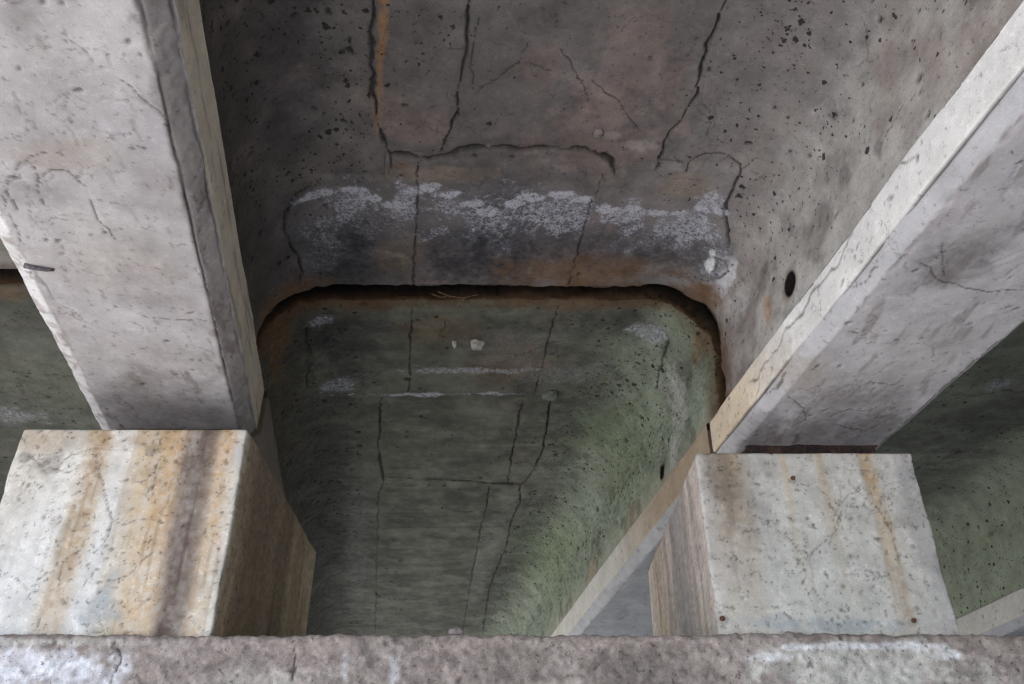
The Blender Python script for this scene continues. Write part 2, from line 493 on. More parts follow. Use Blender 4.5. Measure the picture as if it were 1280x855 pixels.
def link(o, parent=None):
    COL.objects.link(o)
    if parent is not None: o.parent = parent
    return o
def tag(o, label=None, cat=None, group=None, kind=None):
    for k, v in (('label', label), ('category', cat), ('group', group), ('kind', kind)):
        if v: o[k] = v
    return o
def empty(name, loc=(0, 0, 0)):
    o = bpy.data.objects.new(name, None)
    o.location = loc; o.empty_display_size = .2
    return link(o)
def mesh_from(name, verts, faces, mat, parent=None, cols=None, smooth=True, loc=None, atts=None):
    """faces: int array (n, 4) or list of tuples"""
    me = bpy.data.meshes.new(name)
    V = np.asarray(verts, np.float32)
    if loc is not None: V = V-np.asarray(loc, np.float32)
    if isinstance(faces, np.ndarray):
        nf = len(faces)
        me.vertices.add(len(V)); me.vertices.foreach_set('co', V.ravel())
        me.loops.add(nf*4); me.loops.foreach_set('vertex_index', faces.astype(np.int32).ravel())
        me.polygons.add(nf); me.polygons.foreach_set('loop_start', np.arange(0, nf*4, 4, dtype=np.int32))
        me.update(calc_edges=True)
    else:
        me.from_pydata([tuple(map(float, v)) for v in V], [], faces)
    if smooth:
        me.polygons.foreach_set('use_smooth', np.ones(len(me.polygons), bool))
    ca = me.color_attributes.new('albedo', 'FLOAT_COLOR', 'POINT')
    C = np.ones((len(V), 4), np.float32)
    C[:, :3] = .3 if cols is None else np.clip(cols, .004, .9)
    ca.data.foreach_set('color', C.ravel())
    for k, v in (atts or {}).items():
        at = me.attributes.new(k, 'FLOAT', 'POINT'); at.data.foreach_set('value', np.ascontiguousarray(v, np.float32))
    me.materials.append(mat)
    me.validate()
    o = bpy.data.objects.new(name, me)
    if loc is not None and parent is None: o.location = loc
    return link(o, parent)
def quads(nb, na):
    i = np.arange(nb-1)[:, None]*na+np.arange(na-1)[None, :]
    return np.stack([i, i+1, i+na+1, i+na], -1)
def sheet_object(name, s, mat, parent=None, sel=None, flip=False, extra=None, loc=None):
    V = s.final().reshape(-1, 3); Cc = s.col.reshape(-1, 3)
    at = {'crust': s.crust.ravel(), 'pitting': s.pitting.ravel()} if extra is None and (s.crust.any() or s.pitting.any()) else None
    Q = quads(*s.sh)
    Q = Q.reshape(-1, 4) if sel is None else Q[sel]
    if flip: Q = Q[:, ::-1]
    if sel is not None:
        u, inv = np.unique(Q, return_inverse=True)
        V, Cc, Q = V[u], Cc[u], inv.reshape(Q.shape)
        if at: at = {k: v[u] for k, v in at.items()}
    if extra is not None:      # (verts, quads, colour) closing faces
        ev, ef, ec = extra
        Q = np.r_[Q, np.asarray(ef)+len(V)]
        V = np.r_[V, ev]; Cc = np.r_[Cc, np.tile(ec, (len(ev), 1))]
    return mesh_from(name, V, Q, mat, parent, Cc, loc=loc, atts=at)

# ------------------------------------------------------------------ materials
def concrete(name, grain=.35, speck=.5, bump=.5, coarse=18, rough=.92, med=48, pits=False):
    m = bpy.data.materials.new(name); m.use_nodes = True
    nt = m.node_tree; N = nt.nodes; Lk = nt.links
    bs = N['Principled BSDF']
    bs.inputs['Roughness'].default_value = rough
    bs.inputs['Specular IOR Level'].default_value = .25
    at = N.new('ShaderNodeAttribute'); at.attribute_name = 'albedo'
    geo = N.new('ShaderNodeNewGeometry')
    def noise(sc, det, ro=.6):
        n = N.new('ShaderNodeTexNoise'); n.inputs['Scale'].default_value = sc
        n.inputs['Detail'].default_value = det; n.inputs['Roughness'].default_value = ro
        Lk.new(geo.outputs['Position'], n.inputs['Vector']); return n
    def ramp(src, lo, hi, v0, v1):
        r = N.new('ShaderNodeMapRange'); r.inputs['From Min'].default_value = lo; r.inputs['From Max'].default_value = hi
        r.inputs['To Min'].default_value = v0; r.inputs['To Max'].default_value = v1
        Lk.new(src, r.inputs['Value']); return r
    def math_(op, a, b=0):
        r = N.new('ShaderNodeMath'); r.operation = op
        for k, x in enumerate((a, b)):
            if isinstance(x, (int, float)): r.inputs[k].default_value = x
            else: Lk.new(x, r.inputs[k])
        return r.outputs[0]
    def sm(src, lo, hi):
        r = N.new('ShaderNodeMapRange'); r.interpolation_type = 'SMOOTHSTEP'
        for nm, x in (('From Min', lo), ('From Max', hi)):
            if isinstance(x, (int, float)): r.inputs[nm].default_value = x
            else: Lk.new(x, r.inputs[nm])
        Lk.new(src, r.inputs['Value']); return r.outputs[0]
    def fatt(nm):
        a = N.new('ShaderNodeAttribute'); a.attribute_name = nm; return a.outputs['Fac']
    def blend(m, c0, c1):
        x = N.new('ShaderNodeMix'); x.data_type = 'RGBA'
        for sk, v in ((x.inputs[0], m), (x.inputs[6], c0), (x.inputs[7], c1)):
            if isinstance(v, tuple): sk.default_value = v
            else: Lk.new(v, sk)
        return x.outputs[2]
    n1 = noise(coarse, 3, .65).outputs['Fac']; n2 = noise(210, 1, .6).outputs['Fac']; n3 = noise(med, 4, .72).outputs['Fac']
    val = math_('MULTIPLY', ramp(n1, .3, .7, 1-grain, 1+grain).outputs[0], ramp(n2, .3, .7, 1-grain*.5, 1+grain*.5).outputs[0])
    val = math_('MULTIPLY', val, math_('SUBTRACT', 1.0, math_('MULTIPLY', sm(n3, .585, .67), speck)))
    val = math_('MULTIPLY', val, math_('ADD', 1.0, math_('MULTIPLY', sm(n3, .43, .33), speck*.45)))
    mul = N.new('ShaderNodeVectorMath'); mul.operation = 'SCALE'
    Lk.new(at.outputs['Color'], mul.inputs[0]); Lk.new(val, mul.inputs['Scale'])
    col = mul.outputs[0]
    h = math_('ADD', math_('MULTIPLY', n1, .8), math_('MULTIPLY', n3, .8))
    if pits:
        wob = N.new('ShaderNodeVectorMath'); wob.operation = 'MULTIPLY_ADD'
        nz = noise(60, 1); Lk.new(nz.outputs['Color'], wob.inputs[0]); wob.inputs[1].default_value = (.022,)*3
        Lk.new(geo.outputs['Position'], wob.inputs[2])
        pa = fatt('pitting'); pm = None
        for sc, big in ((30, .30), (70, .36)):
            vo = N.new('ShaderNodeTexVoronoi'); vo.inputs['Scale'].default_value = sc
            Lk.new(wob.outputs[0], vo.inputs['Vector'])
            sp = N.new('ShaderNodeSeparateColor'); Lk.new(vo.outputs['Color'], sp.inputs[0])
            rr = math_('ADD', math_('MULTIPLY', math_('POWER', sp.outputs[0], 2.2), big), .07)
            q = math_('MULTIPLY', sm(math_('SUBTRACT', vo.outputs['Distance'], rr), .05, -.03), math_('LESS_THAN', sp.outputs[1], pa))
            pm = q if pm is None else math_('MAXIMUM', pm, q)
        col = blend(math_('MULTIPLY', pm, .9), col, (.018, .014, .012, 1))
        cr = fatt('crust')
        rg = math_('MULTIPLY', math_('ABSOLUTE', math_('SUBTRACT', noise(64, 4, .68).outputs['Fac'], .5)), 7.0)
        t = math_('ADD', math_('SUBTRACT', math_('MULTIPLY', cr, 1.0), math_('MULTIPLY', rg, 1.0)), math_('MULTIPLY', math_('SUBTRACT', n3, .5), 2.6))
        col = blend(math_('MULTIPLY', cr, .34), col, (.22, .225, .26, 1))
        cm = math_('MULTIPLY', sm(t, -.15, 1.05), sm(cr, .03, .6))
        col = blend(math_('MULTIPLY', cm, .85), col, (.50, .50, .545, 1))
        h = math_('ADD', math_('SUBTRACT', h, math_('MULTIPLY', pm, 1.6)), math_('MULTIPLY', cm, .5))
    Lk.new(col, bs.inputs['Base Color'])
    bp = N.new('ShaderNodeBump'); bp.inputs['Strength'].default_value = bump; bp.inputs['Distance'].default_value = .006
    Lk.new(h, bp.inputs['Height']); Lk.new(bp.outputs[0], bs.inputs['Normal'])
    return m
M_SOFFIT = concrete('soffit_concrete', .20, .45, .35, 9, pits=True)
M_GIRDER = concrete('girder_concrete', .13, .32, .14, 7, med=42)
M_PLINTH = concrete('plinth_concrete', .13, .50, .18, 9, med=46)
M_CAP = concrete('pier_concrete', .24, .60, .7, 22, med=66)
M_SIMPLE = concrete('small_stuff', .35, .4, .8, 40)
M_RUST = concrete('rusty_steel', .5, .6, 1.0, 60, .8)

# ------------------------------------------------------------------ ground and road deck (setting)
def box(name, x0, x1, y0, y1, z0, z1, mat, parent=None, col=(.3, .3, .3), skew=False, bev=0):
    sx = (lambda y: -SK*(y-3)) if skew else (lambda y: 0)
    v = [(x+sx(y), y, z) for z in (z0, z1) for y in (y0, y1) for x in (x0, x1)]
    f = [(0, 2, 3, 1), (4, 5, 7, 6), (0, 1, 5, 4), (2, 6, 7, 3), (0, 4, 6, 2), (1, 3, 7, 5)]
    return mesh_from(name, v, f, mat, parent, np.tile(col, (8, 1)), smooth=False)
def ground():
    m = bpy.data.materials.new('gravel_ground'); m.use_nodes = True
    nt = m.node_tree; N = nt.nodes; L = nt.links; bs = N['Principled BSDF']
    bs.inputs['Roughness'].default_value = .95
    n = N.new('ShaderNodeTexNoise'); n.inputs['Scale'].default_value = 1.4; n.inputs['Detail'].default_value = 9
    v = N.new('ShaderNodeTexVoronoi'); v.inputs['Scale'].default_value = 28
    g = N.new('ShaderNodeNewGeometry')
    L.new(g.outputs['Position'], n.inputs['Vector']); L.new(g.outputs['Position'], v.inputs['Vector'])
    r = N.new('ShaderNodeValToRGB')
    r.color_ramp.elements[0].color = (.25, .24, .235, 1); r.color_ramp.elements[1].color = (.42, .41, .405, 1)
    r.color_ramp.elements[0].position = .3; r.color_ramp.elements[1].position = .7
    L.new(n.outputs['Fac'], r.inputs['Fac'])
    sx = N.new('ShaderNodeSeparateXYZ'); L.new(g.outputs['Position'], sx.inputs[0])
    k = N.new('ShaderNodeMapRange'); k.inputs['From Min'].default_value = .15; k.inputs['From Max'].default_value = .6
    L.new(sx.outputs['Z'], k.inputs['Value'])            # the added bank: dark earth colour, so it returns little light
    mx = N.new('ShaderNodeMix'); mx.data_type = 'RGBA'; mx.inputs['B'].default_value = (.045, .05, .032, 1)
    L.new(k.outputs[0], mx.inputs['Factor']); L.new(r.outputs[0], mx.inputs['A']); L.new(mx.outputs['Result'], bs.inputs['Base Color'])
    b = N.new('ShaderNodeBump'); b.inputs['Distance'].default_value = .02
    L.new(v.outputs['Distance'], b.inputs['Height']); L.new(b.outputs[0], bs.inputs['Normal'])
    a = np.linspace(-1, 1, 81); a = np.sign(a)*np.abs(a)**3*600
    X, Y = np.meshgrid(a, a)
    Z = -.03+.04*vnoise(np.stack([X, Y, 0*X], -1), .6, 3)
    Z = Z+7*sstep(4.3, 7.5, X)                            # unseen bank, added to block light from the right
    o = mesh_from('ground', np.stack([X, Y, Z], -1).reshape(-1, 3), quads(81, 81).reshape(-1, 4), m)
    tag(o, 'pale gravel ground below the bridge', kind='structure')
ground()
NEAR0, FAR1 = -3.0, 13.0
XL, XR = -3.98, 4.1
deck = box('road_deck', XL, XR, NEAR0, FAR1, CZ+2.56, CZ+2.86, M_SIMPLE, col=(.28, .27, .26), skew=True)
tag(deck, 'concrete road deck above the girders', kind='structure')

# ------------------------------------------------------------------ vaults between the girders
def yrows(y0, y1, fine0, fine1, fs, cs, gap_at=None):
    ys = []
    if fine0 > y0: ys += list(np.linspace(y0, fine0, max(2, int((fine0-y0)/cs)))[:-1])
    ys += list(np.linspace(fine0, fine1, max(2, int((fine1-fine0)/fs))))
    if y1 > fine1: ys += list(np.linspace(fine1, y1, max(2, int((y1-fine1)/cs)))[1:])
    return np.array(ys)
def vault_sheet(prof, ys, base, lip_end=None):
    a, P = prof
    T = np.gradient(P, axis=0); T /= np.linalg.norm(T, axis=1)[:, None]
    N2 = np.c_[T[:, 1], -T[:, 0]]                       # towards the inside of the bay
    X = P[None, :, 0]-SK*(ys[:, None]-3); Z = np.broadcast_to(P[None, :, 1]+CZ, X.shape); Yy = np.broadcast_to(ys[:, None], X.shape)
    pos = np.stack([X, Yy, Z], -1)
    n = np.stack([N2[:, 0], SK*N2[:, 0], N2[:, 1]], -1); n /= np.linalg.norm(n, axis=1)[:, None]
    nrm = np.broadcast_to(n[None], pos.shape)
    s = Sheet(a, ys, pos, nrm, base); s.crusty = True
    if lip_end is not None:                             # rounded lip that turns up into the joint
        d = np.abs(ys-lip_end)
        s.lip = np.where(d < .012, .012-np.sqrt(np.clip(.012**2-(.012-d)**2, 0, None)), 0)
    else: s.lip = np.zeros(len(ys))
    return s
def add_lip(s, at_end):
    """the end face of the slab, turning up into the joint"""
    f = (lambda A, B: np.concatenate([A, B], 0)) if at_end else (lambda A, B: np.concatenate([B, A], 0))
    one = lambda A: np.array(A[-1:] if at_end else A[:1])
    base = {nm: one(getattr(s, nm)) for nm in ('pos', 'P', 'UV', 'crust', 'pitting', 'nrm', 'dep', 'pid')}
    av = base['UV'][..., 0]
    side = np.maximum(np.maximum(sstep(2.25, 2.6, av), .45*sstep(1.2, 1.8, av)), (1-sstep(.4, .8, av))*.7)
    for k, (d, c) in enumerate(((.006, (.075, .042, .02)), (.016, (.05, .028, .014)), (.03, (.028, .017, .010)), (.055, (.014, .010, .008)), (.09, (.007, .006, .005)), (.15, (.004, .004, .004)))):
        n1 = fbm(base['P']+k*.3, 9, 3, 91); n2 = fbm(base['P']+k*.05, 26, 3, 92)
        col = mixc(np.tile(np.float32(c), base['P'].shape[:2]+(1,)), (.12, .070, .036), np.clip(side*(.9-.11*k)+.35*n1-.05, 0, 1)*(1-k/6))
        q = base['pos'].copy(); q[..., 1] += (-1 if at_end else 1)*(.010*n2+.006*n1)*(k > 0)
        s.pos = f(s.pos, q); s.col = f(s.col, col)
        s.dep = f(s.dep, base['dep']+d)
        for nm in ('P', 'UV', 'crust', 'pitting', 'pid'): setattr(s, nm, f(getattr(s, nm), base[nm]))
        s.nrm = f(np.array(s.nrm), base['nrm'])
    s.sh = s.pos.shape[:2]
rnd = random.Random(7)
def line_at(path, b):
    p = np.array(path); i = np.argsort(p[:, 1])
    return np.interp(b, p[i, 1], p[i, 0])
def line_at_b(path, a):
    p = np.array(path); i = np.argsort(p[:, 0])
    return np.interp(a, p[i, 0], p[i, 1])
def hole(s, ca, cb, r, depth=.30):
    w = s.win(ca-.12, ca+.12, cb-.12, cb+.12)
    d = np.hypot(s.a[w[1]][None, :]-ca, s.b[w[0]][:, None]-cb)
    d = d*(1+.08*vnoise(s.UV[w], 30, 5))
    s.dep[w] += depth*(1-sstep(r*.66, r*.80, d))
    m = 1-sstep(r*.90, r*1.06, d)
    s.col[w] = mixc(s.col[w], (.010, .008, .007), m)  # inside painted near black in place of the hole's own shade
    s.col[w] = mixc(s.col[w], (.20, .13, .075), (1-sstep(r, r*1.5, d))*(1-m)*.5)

MID = bay_profile(*BAY_MID, step=.005)
LEN = MID[0][-1]

# --- near bay in the middle
ys = yrows(NEAR0, YJ0, 1.2, YJ0, .005, .05)
s = vault_sheet(MID, ys, (.142, .127, .122), YJ0)
A, B = s.UV[..., 0], s.UV[..., 1]
s.relief(.006, 2.2, 3, 1); s.relief(.0016, 16, 4, 2)
s.value(.22, 3.0, 5); s.value(.14, 16, 6)
wr = sstep(2.05, 2.75, A+.12*fbm(s.P, 5, 3, 8))          # right web: cleaner concrete, painted paler for the light it faces
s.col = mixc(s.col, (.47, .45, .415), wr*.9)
wl = 1-sstep(.35, .95, A+.1*fbm(s.P, 5, 3, 9))           # left web: brown dirt, with the shade on it painted in
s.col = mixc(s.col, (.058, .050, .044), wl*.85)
ctr = sstep(.95, 1.05, A)*(1-sstep(1.9, 2.0, A))
s.mottle((.22, .165, .145), .5, 4, 0, .7, 11)
s.mottle((.08, .07, .066), .5, 6.5, .2, .8, 12)
s.col = mixc(s.col, (.20, .185, .178), .6*sstep(1.9, 2.1, A)*(1-sstep(2.3, 2.6, A)))
C = CRACKS['near']
la, lb, lc1, lc2, ledge, v1, v2, lft = C[0][2], C[1][2], C[2][2][:9], C[3][2][5:], C[6][2], C[7][2], C[8][2], C[9][2]
ybt = np.where(A < 1.0, 2.42, np.where(A > 1.9, 2.36, line_at_b(ledge, A)))
inb = sstep(-.012, .012, B-ybt)*sstep(-.03, .03, A-line_at(lft, B))*(1-sstep(-.03, .03, A-line_at(lc2, B)))
s.dep -= .016*inb                                         # thickened end of the slab
s.cracks(C)
s.stains(STAINS['near'], 40)
s.finish_cracks()
s.hairlines(26, .30, rnd, (.9, 2.7, 1.3, 2.9), 1.8, .6)
def dens_n(a, b):
    if b < 1.1: return .15
    if a < .95: return .9 if b < 2.6 else .3
    if a > 2.0: return .55 if b < 2.3 and a < 2.6 else .25
    return .08
s.pits(900, .006, .015, dens_n, rnd, depth=1.0, dirt=.9)
pn = fbm(s.P, 3.2, 3, 19)
s.pitting = np.clip(np.where(A < .95, .38, np.where(A > 2.0, .30, .06))*(1+1.3*pn)*(1-.6*inb), 0, .8)
s.pitting *= 1-sstep(2.6, 2.8, A)*.7
hole(s, 2.812, 2.449, .047)
s.dep += (np.clip(.35+fbm(s.P, 14, 4, 17), 0, 1.2)*.016*(1-sstep(0, .03, YJ0-B))).astype(np.float32)
s.dep += s.lip[:, None].astype(np.float32)
wide = .05+.13*sstep(2.2, 2.5, A)+.05*(1-sstep(.5, .8, A))
edge = 1-sstep(.0, 1.0, (YJ0-B+.03*fbm(s.P, 12, 3, 15))/wide)
s.col = mixc(s.col, (.115, .072, .04), edge*np.clip(.35+.6*sstep(1.5, 2.2, A)+.4*fbm(s.P, 8, 3, 14), 0, .9))
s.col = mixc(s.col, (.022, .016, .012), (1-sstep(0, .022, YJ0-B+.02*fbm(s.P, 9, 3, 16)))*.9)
# which piece each face belongs to
fa = (s.a[:-1]+s.a[1:])/2; fb = (s.b[:-1]+s.b[1:])/2
FA, FB = np.meshgrid(fa, fb)
band = FB > np.where(FA < 1.0, 2.42, np.where(FA > 1.9, 2.36, line_at_b(ledge, FA)))
left_edge = np.where(band, line_at(lft, FB), line_at(la, FB)); right_edge = np.where(band, line_at(lc2, FB), line_at(lc1, FB))
left_edge = np.where(FB < 1.664, la[0][0], left_edge); right_edge = np.where(FB < 1.664, lc1[0][0], right_edge)
pid = np.where(band, np.where(FA < line_at(v1, FB), 4, np.where(FA < line_at(v2, FB), 5, 6)), np.where(FA < line_at(lb, FB), 2, 3))
pid = np.where(FA < left_edge, 0, np.where(FA > right_edge, 1, pid))
s.pid = pid
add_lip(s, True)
root = tag(empty('deck_vault', (0, 1.6, CZ)), 'brown-grey vaulted deck soffit overhead with white crystals and long cracks, nearer side of the joint', 'deck soffit', 'vaulted soffits between the girders')
PART = {0: 'side_wall', 1: 'side_wall', 2: 'soffit_panel', 3: 'soffit_panel', 4: 'end_panel', 5: 'end_panel', 6: 'end_panel'}
PLAB = {0: 'dark pitted side wall', 1: 'paler pitted side wall with a weep hole', 2: 'narrow panel with an orange stain', 4: 'sooty end panel with white crystals', 5: 'end panel crusted with white crystals', 6: 'end panel with white crust and brown edge'}
def split(s, root, part, lab=None):
    for k in sorted(part):
        if not (s.pid == k).any(): continue
        o = sheet_object(part[k], s, M_SOFFIT, root, sel=(s.pid == k), flip=False)
        o.matrix_parent_inverse = root.matrix_basis.inverted()
        if lab and k in lab: o['label'] = lab[k]
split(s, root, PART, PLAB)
near_root = root

# --- far bay in the middle
a_, P_ = MID
P2 = P_.copy()
ys = np.r_[np.arange(YJ1, 4.4, .0056), np.arange(4.4, 6.2, .0095), np.arange(6.2, 9.6, .018), np.linspace(9.6, FAR1, 24)]
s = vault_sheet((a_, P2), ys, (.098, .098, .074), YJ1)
A, B = s.UV[..., 0], s.UV[..., 1]
s.relief(.006, 2.2, 3, 21); s.relief(.002, 14, 4, 22)
rg = np.maximum(1-sstep(.7, .95, A), sstep(2.05, 2.35, A)*(1-sstep(2.75, 2.9, A)))
s.dep += (rg*(.007*fbm(s.P, 24, 4, 23)+.003*fbm(s.P, 70, 2, 24))).astype(np.float32)
s.value(.34, 3.4, 25); s.value(.24, 13, 26)
boards = fbm(s.UV, (2.2, 24, 1), 3, 31)                   # marks of the transverse shutter boards
s.col *= (1+.2*boards)[..., None]
lines = vnoise(s.UV, (3, 46, 1), 33); s.col = mixc(s.col, (.045, .042, .034), sstep(.45, .9, lines)*.28); s.dep += .0015*boards
wl = 1-sstep(.45, .95, A+.1*fbm(s.P, 5, 3, 9)); s.col = mixc(s.col, (.080, .070, .053), wl*.8)  # left web darker, green right web paler: side light painted into their tone
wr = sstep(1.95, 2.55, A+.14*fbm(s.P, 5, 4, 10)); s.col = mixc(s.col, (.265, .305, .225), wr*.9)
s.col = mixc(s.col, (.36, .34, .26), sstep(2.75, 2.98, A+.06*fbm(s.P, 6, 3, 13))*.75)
s.mottle((.16, .165, .125), .45, 4.5, .1, .7, 28)
s.mottle((.055, .05, .042), .5, 7, .2, .8, 29)
ybt = 4.06
s.dep -= .016*(1-sstep(-.012, .012, B-ybt))*sstep(-.03, .03, A-.66)*(1-sstep(-.03, .03, A-2.5))
s.cracks(CRACKS['far'])
s.stains(STAINS['far'], 60)
s.finish_cracks()
s.hairlines(22, .35, rnd, (.8, 2.7, 3.3, 6.0), 2.4, .55)
def dens_f(a, b):
    if a < .95: return .95
    if 2.05 < a < 2.75 and b > 4.3: return .95
    if a >= 2.75: return .2
    return .1
s.pits(1500, .007, .017, dens_f, rnd, depth=.9, dirt=.85)
pn = fbm(s.P, 3.2, 3, 39)
s.pitting = np.clip(np.where(A < .95, .45, np.where((A > 2.05) & (A < 2.75), .42, .07))*(1+1.1*pn), 0, .8)
hole(s, 2.841, 3.951, .040)
s.dep += s.lip[:, None].astype(np.float32)
wide = .04+.11*sstep(2.2, 2.5, A)+.09*(1-sstep(.5, .8, A))
edge = 1-sstep(.0, 1.0, (B-YJ1+.03*fbm(s.P, 12, 3, 15))/wide)
s.col = mixc(s.col, (.10, .062, .032), edge*.85*np.clip(.8+.5*fbm(s.P, (9, 9, 3), 3, 14), 0, 1))
s.dep += (np.clip(.2+fbm(s.P, 14, 4, 18), 0, 1.2)*.010*(1-sstep(0, .025, B-YJ1))).astype(np.float32)
C = CRACKS['far']
fa = (s.a[:-1]+s.a[1:])/2; fb = (s.b[:-1]+s.b[1:])/2
FA, FB = np.meshgrid(fa, fb)
l1 = np.array(C[5][2]+C[6][2][1:]); l2 = np.array(C[7][2]+C[10][2]); l3 = np.array(C[8][2]+C[9][2][1:])
t1, t2 = C[12][2], C[13][2]
band = FB < 4.07
ea, eb = np.where(band, line_at(C[0][2], FB), line_at(l1, FB)), np.where(band, line_at(C[3][2], FB), line_at(l3, FB))
seg = (FB > np.interp(FA, [C[11][2][0][0], t1[-1][0]], [C[11][2][0][1], t1[-1][1]])).astype(int)+(FB > t2[2][1])
pid = np.where(band, np.where(FA < line_at(C[1][2], FB), 2, np.where(FA < line_at(C[2][2], FB), 3, 4)),
               np.where(FA < line_at(l2, FB), 5, 8)+seg)
pid = np.where(FA < ea, 0, np.where(FA > eb, 1, pid))
s.pid = pid
add_lip(s, False)
root = tag(empty('deck_vault', (0, 6, CZ)), 'green stained vaulted deck soffit seen between the two plinths beyond the joint', 'deck soffit', 'vaulted soffits between the girders')
PART = {0: 'side_wall', 1: 'side_wall'}; PART.update({k: 'end_panel' for k in (2, 3, 4)}); PART.update({k: 'soffit_panel' for k in range(5, 11)})
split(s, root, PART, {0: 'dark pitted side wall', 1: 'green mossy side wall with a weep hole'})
far_root = root

# --- bays at either side
def side_bay(P, ys, base, key, lab, lip, at_end, seed, panels):
    s = vault_sheet(bay_profile(*P, step=.011), ys, base, lip)
    A = s.UV[..., 0]
    s.relief(.006, 2.2, 3, seed); s.relief(.002, 14, 3, seed+1)
    s.value(.25, 3.0, seed+2); s.value(.15, 16, seed+3)
    s.mottle((.115, .125, .09), .5, 4, .0, .7, seed+4); s.mottle((.10, .09, .08), .5, 7, .2, .8, seed+5)
    if key:
        s.col *= (1+.13*fbm(s.UV, (2.2, 24, 1), 3, seed+7))[..., None]
        s.cracks(CRACKS[key]); s.stains(STAINS[key], seed); s.finish_cracks()
    s.pitting = np.clip(.2*(1+1.3*fbm(s.P, 3, 3, seed+9)), 0, .7).astype(np.float32)
    s.pits(700, .008, .022, lambda a, b: .9 if b > 0 and (a < .9 or a > 1.9) else .15, rnd)
    s.dep += s.lip[:, None].astype(np.float32)
    edge = (1-sstep(.0, .07, np.abs(s.UV[..., 1]-lip)+.03*fbm(s.P, 12, 3, 15)))
    s.col = mixc(s.col, (.055, .034, .02), edge*.6)
    if key == 'bayr': s.col = mixc(s.col, (.32, .355, .26), sstep(2.1, 2.75, A+.12*fbm(s.P, 5, 3, 12))*.75)
    fa = (s.a[:-1]+s.a[1:])/2; fb = (s.b[:-1]+s.b[1:])/2; FA, FB = np.meshgrid(fa, fb)
    L = s.a[-1]
    band = (np.abs(FB-lip) < .87)
    s.pid = np.where(FA < .75, 0, np.where(FA > L-.75, 1, np.where(band, 2, 3)))
    add_lip(s, at_end)
    root = tag(empty('deck_vault', (P[2]+1, 3, CZ)), lab, 'deck soffit', 'vaulted soffits between the girders')
    split(s, root, {0: 'side_wall', 1: 'side_wall', 2: 'end_panel', 3: 'soffit_panel'})
fy = np.r_[np.arange(YJ1, 7, .012), np.linspace(7, FAR1, 40)]
ny = np.r_[np.linspace(NEAR0, 1.2, 30), np.arange(1.22, YJ0, .02), [YJ0]]
side_bay(BAY_LEFT, fy, (.08, .084, .066), 'bayl', 'green-grey vaulted soffit beyond the joint at the left edge, left of the left plinth', YJ1, False, 80, None)
side_bay(BAY_RIGHT, fy, (.15, .155, .12), 'bayr', 'dark green vaulted soffit at the right edge, right of the right plinth', YJ1, False, 90, None)
side_bay(BAY_LEFT, ny, (.22, .205, .185), None, 'sliver of grey soffit at the left edge above the rusty joint', YJ0, True, 100, None)
side_bay(BAY_RIGHT, ny, (.22, .205, .185), None, 'grey vaulted soffit on the right, hidden above the right girder', YJ0, True, 110, None)

# ------------------------------------------------------------------ filler strips in the expansion joint
def joint(P, lab, seed):
    a, Q = bay_profile(*P, step=.012)
    T = np.gradient(Q, axis=0); T /= np.linalg.norm(T, axis=1)[:, None]
    N2 = np.c_[T[:, 1], -T[:, 0]]
    us = np.linspace(-.03, YJ1-YJ0+.03, 14)
    sag = .135-.02*np.cos((us-(YJ1-YJ0)/2)/.07)
    O = Q[None]-N2[None]*sag[:, None, None]
    Y = np.broadcast_to((YJ0+us)[:, None], O.shape[:2])
    pos = np.stack([O[..., 0]-SK*(Y-3), Y, O[..., 1]+CZ], -1)
    nr = np.broadcast_to(np.stack([N2[:, 0], 0*N2[:, 0], N2[:, 1]], -1)[None], pos.shape)
    s = Sheet(a, YJ0+us, pos, nr, (.022, .014, .009))
    s.relief(.014, 14, 4, seed); s.mottle((.07, .038, .018), .8, 6, .1, .6, seed+1); s.mottle((.010, .008, .007), .95, 4, -.1, .4, seed+2)
    o = sheet_object('expansion_joint', s, M_RUST)
    tag(o, lab, 'expansion joint', 'rusty fillers of the expansion joint')
joint(BAY_MID, 'rusty brown expansion joint arching across the middle bay', 3)
joint(BAY_LEFT, 'short piece of rusty expansion joint at the left edge beside the left girder', 6)
joint(BAY_RIGHT, 'rusty expansion joint of the right bay, mostly hidden above the right girder', 9)

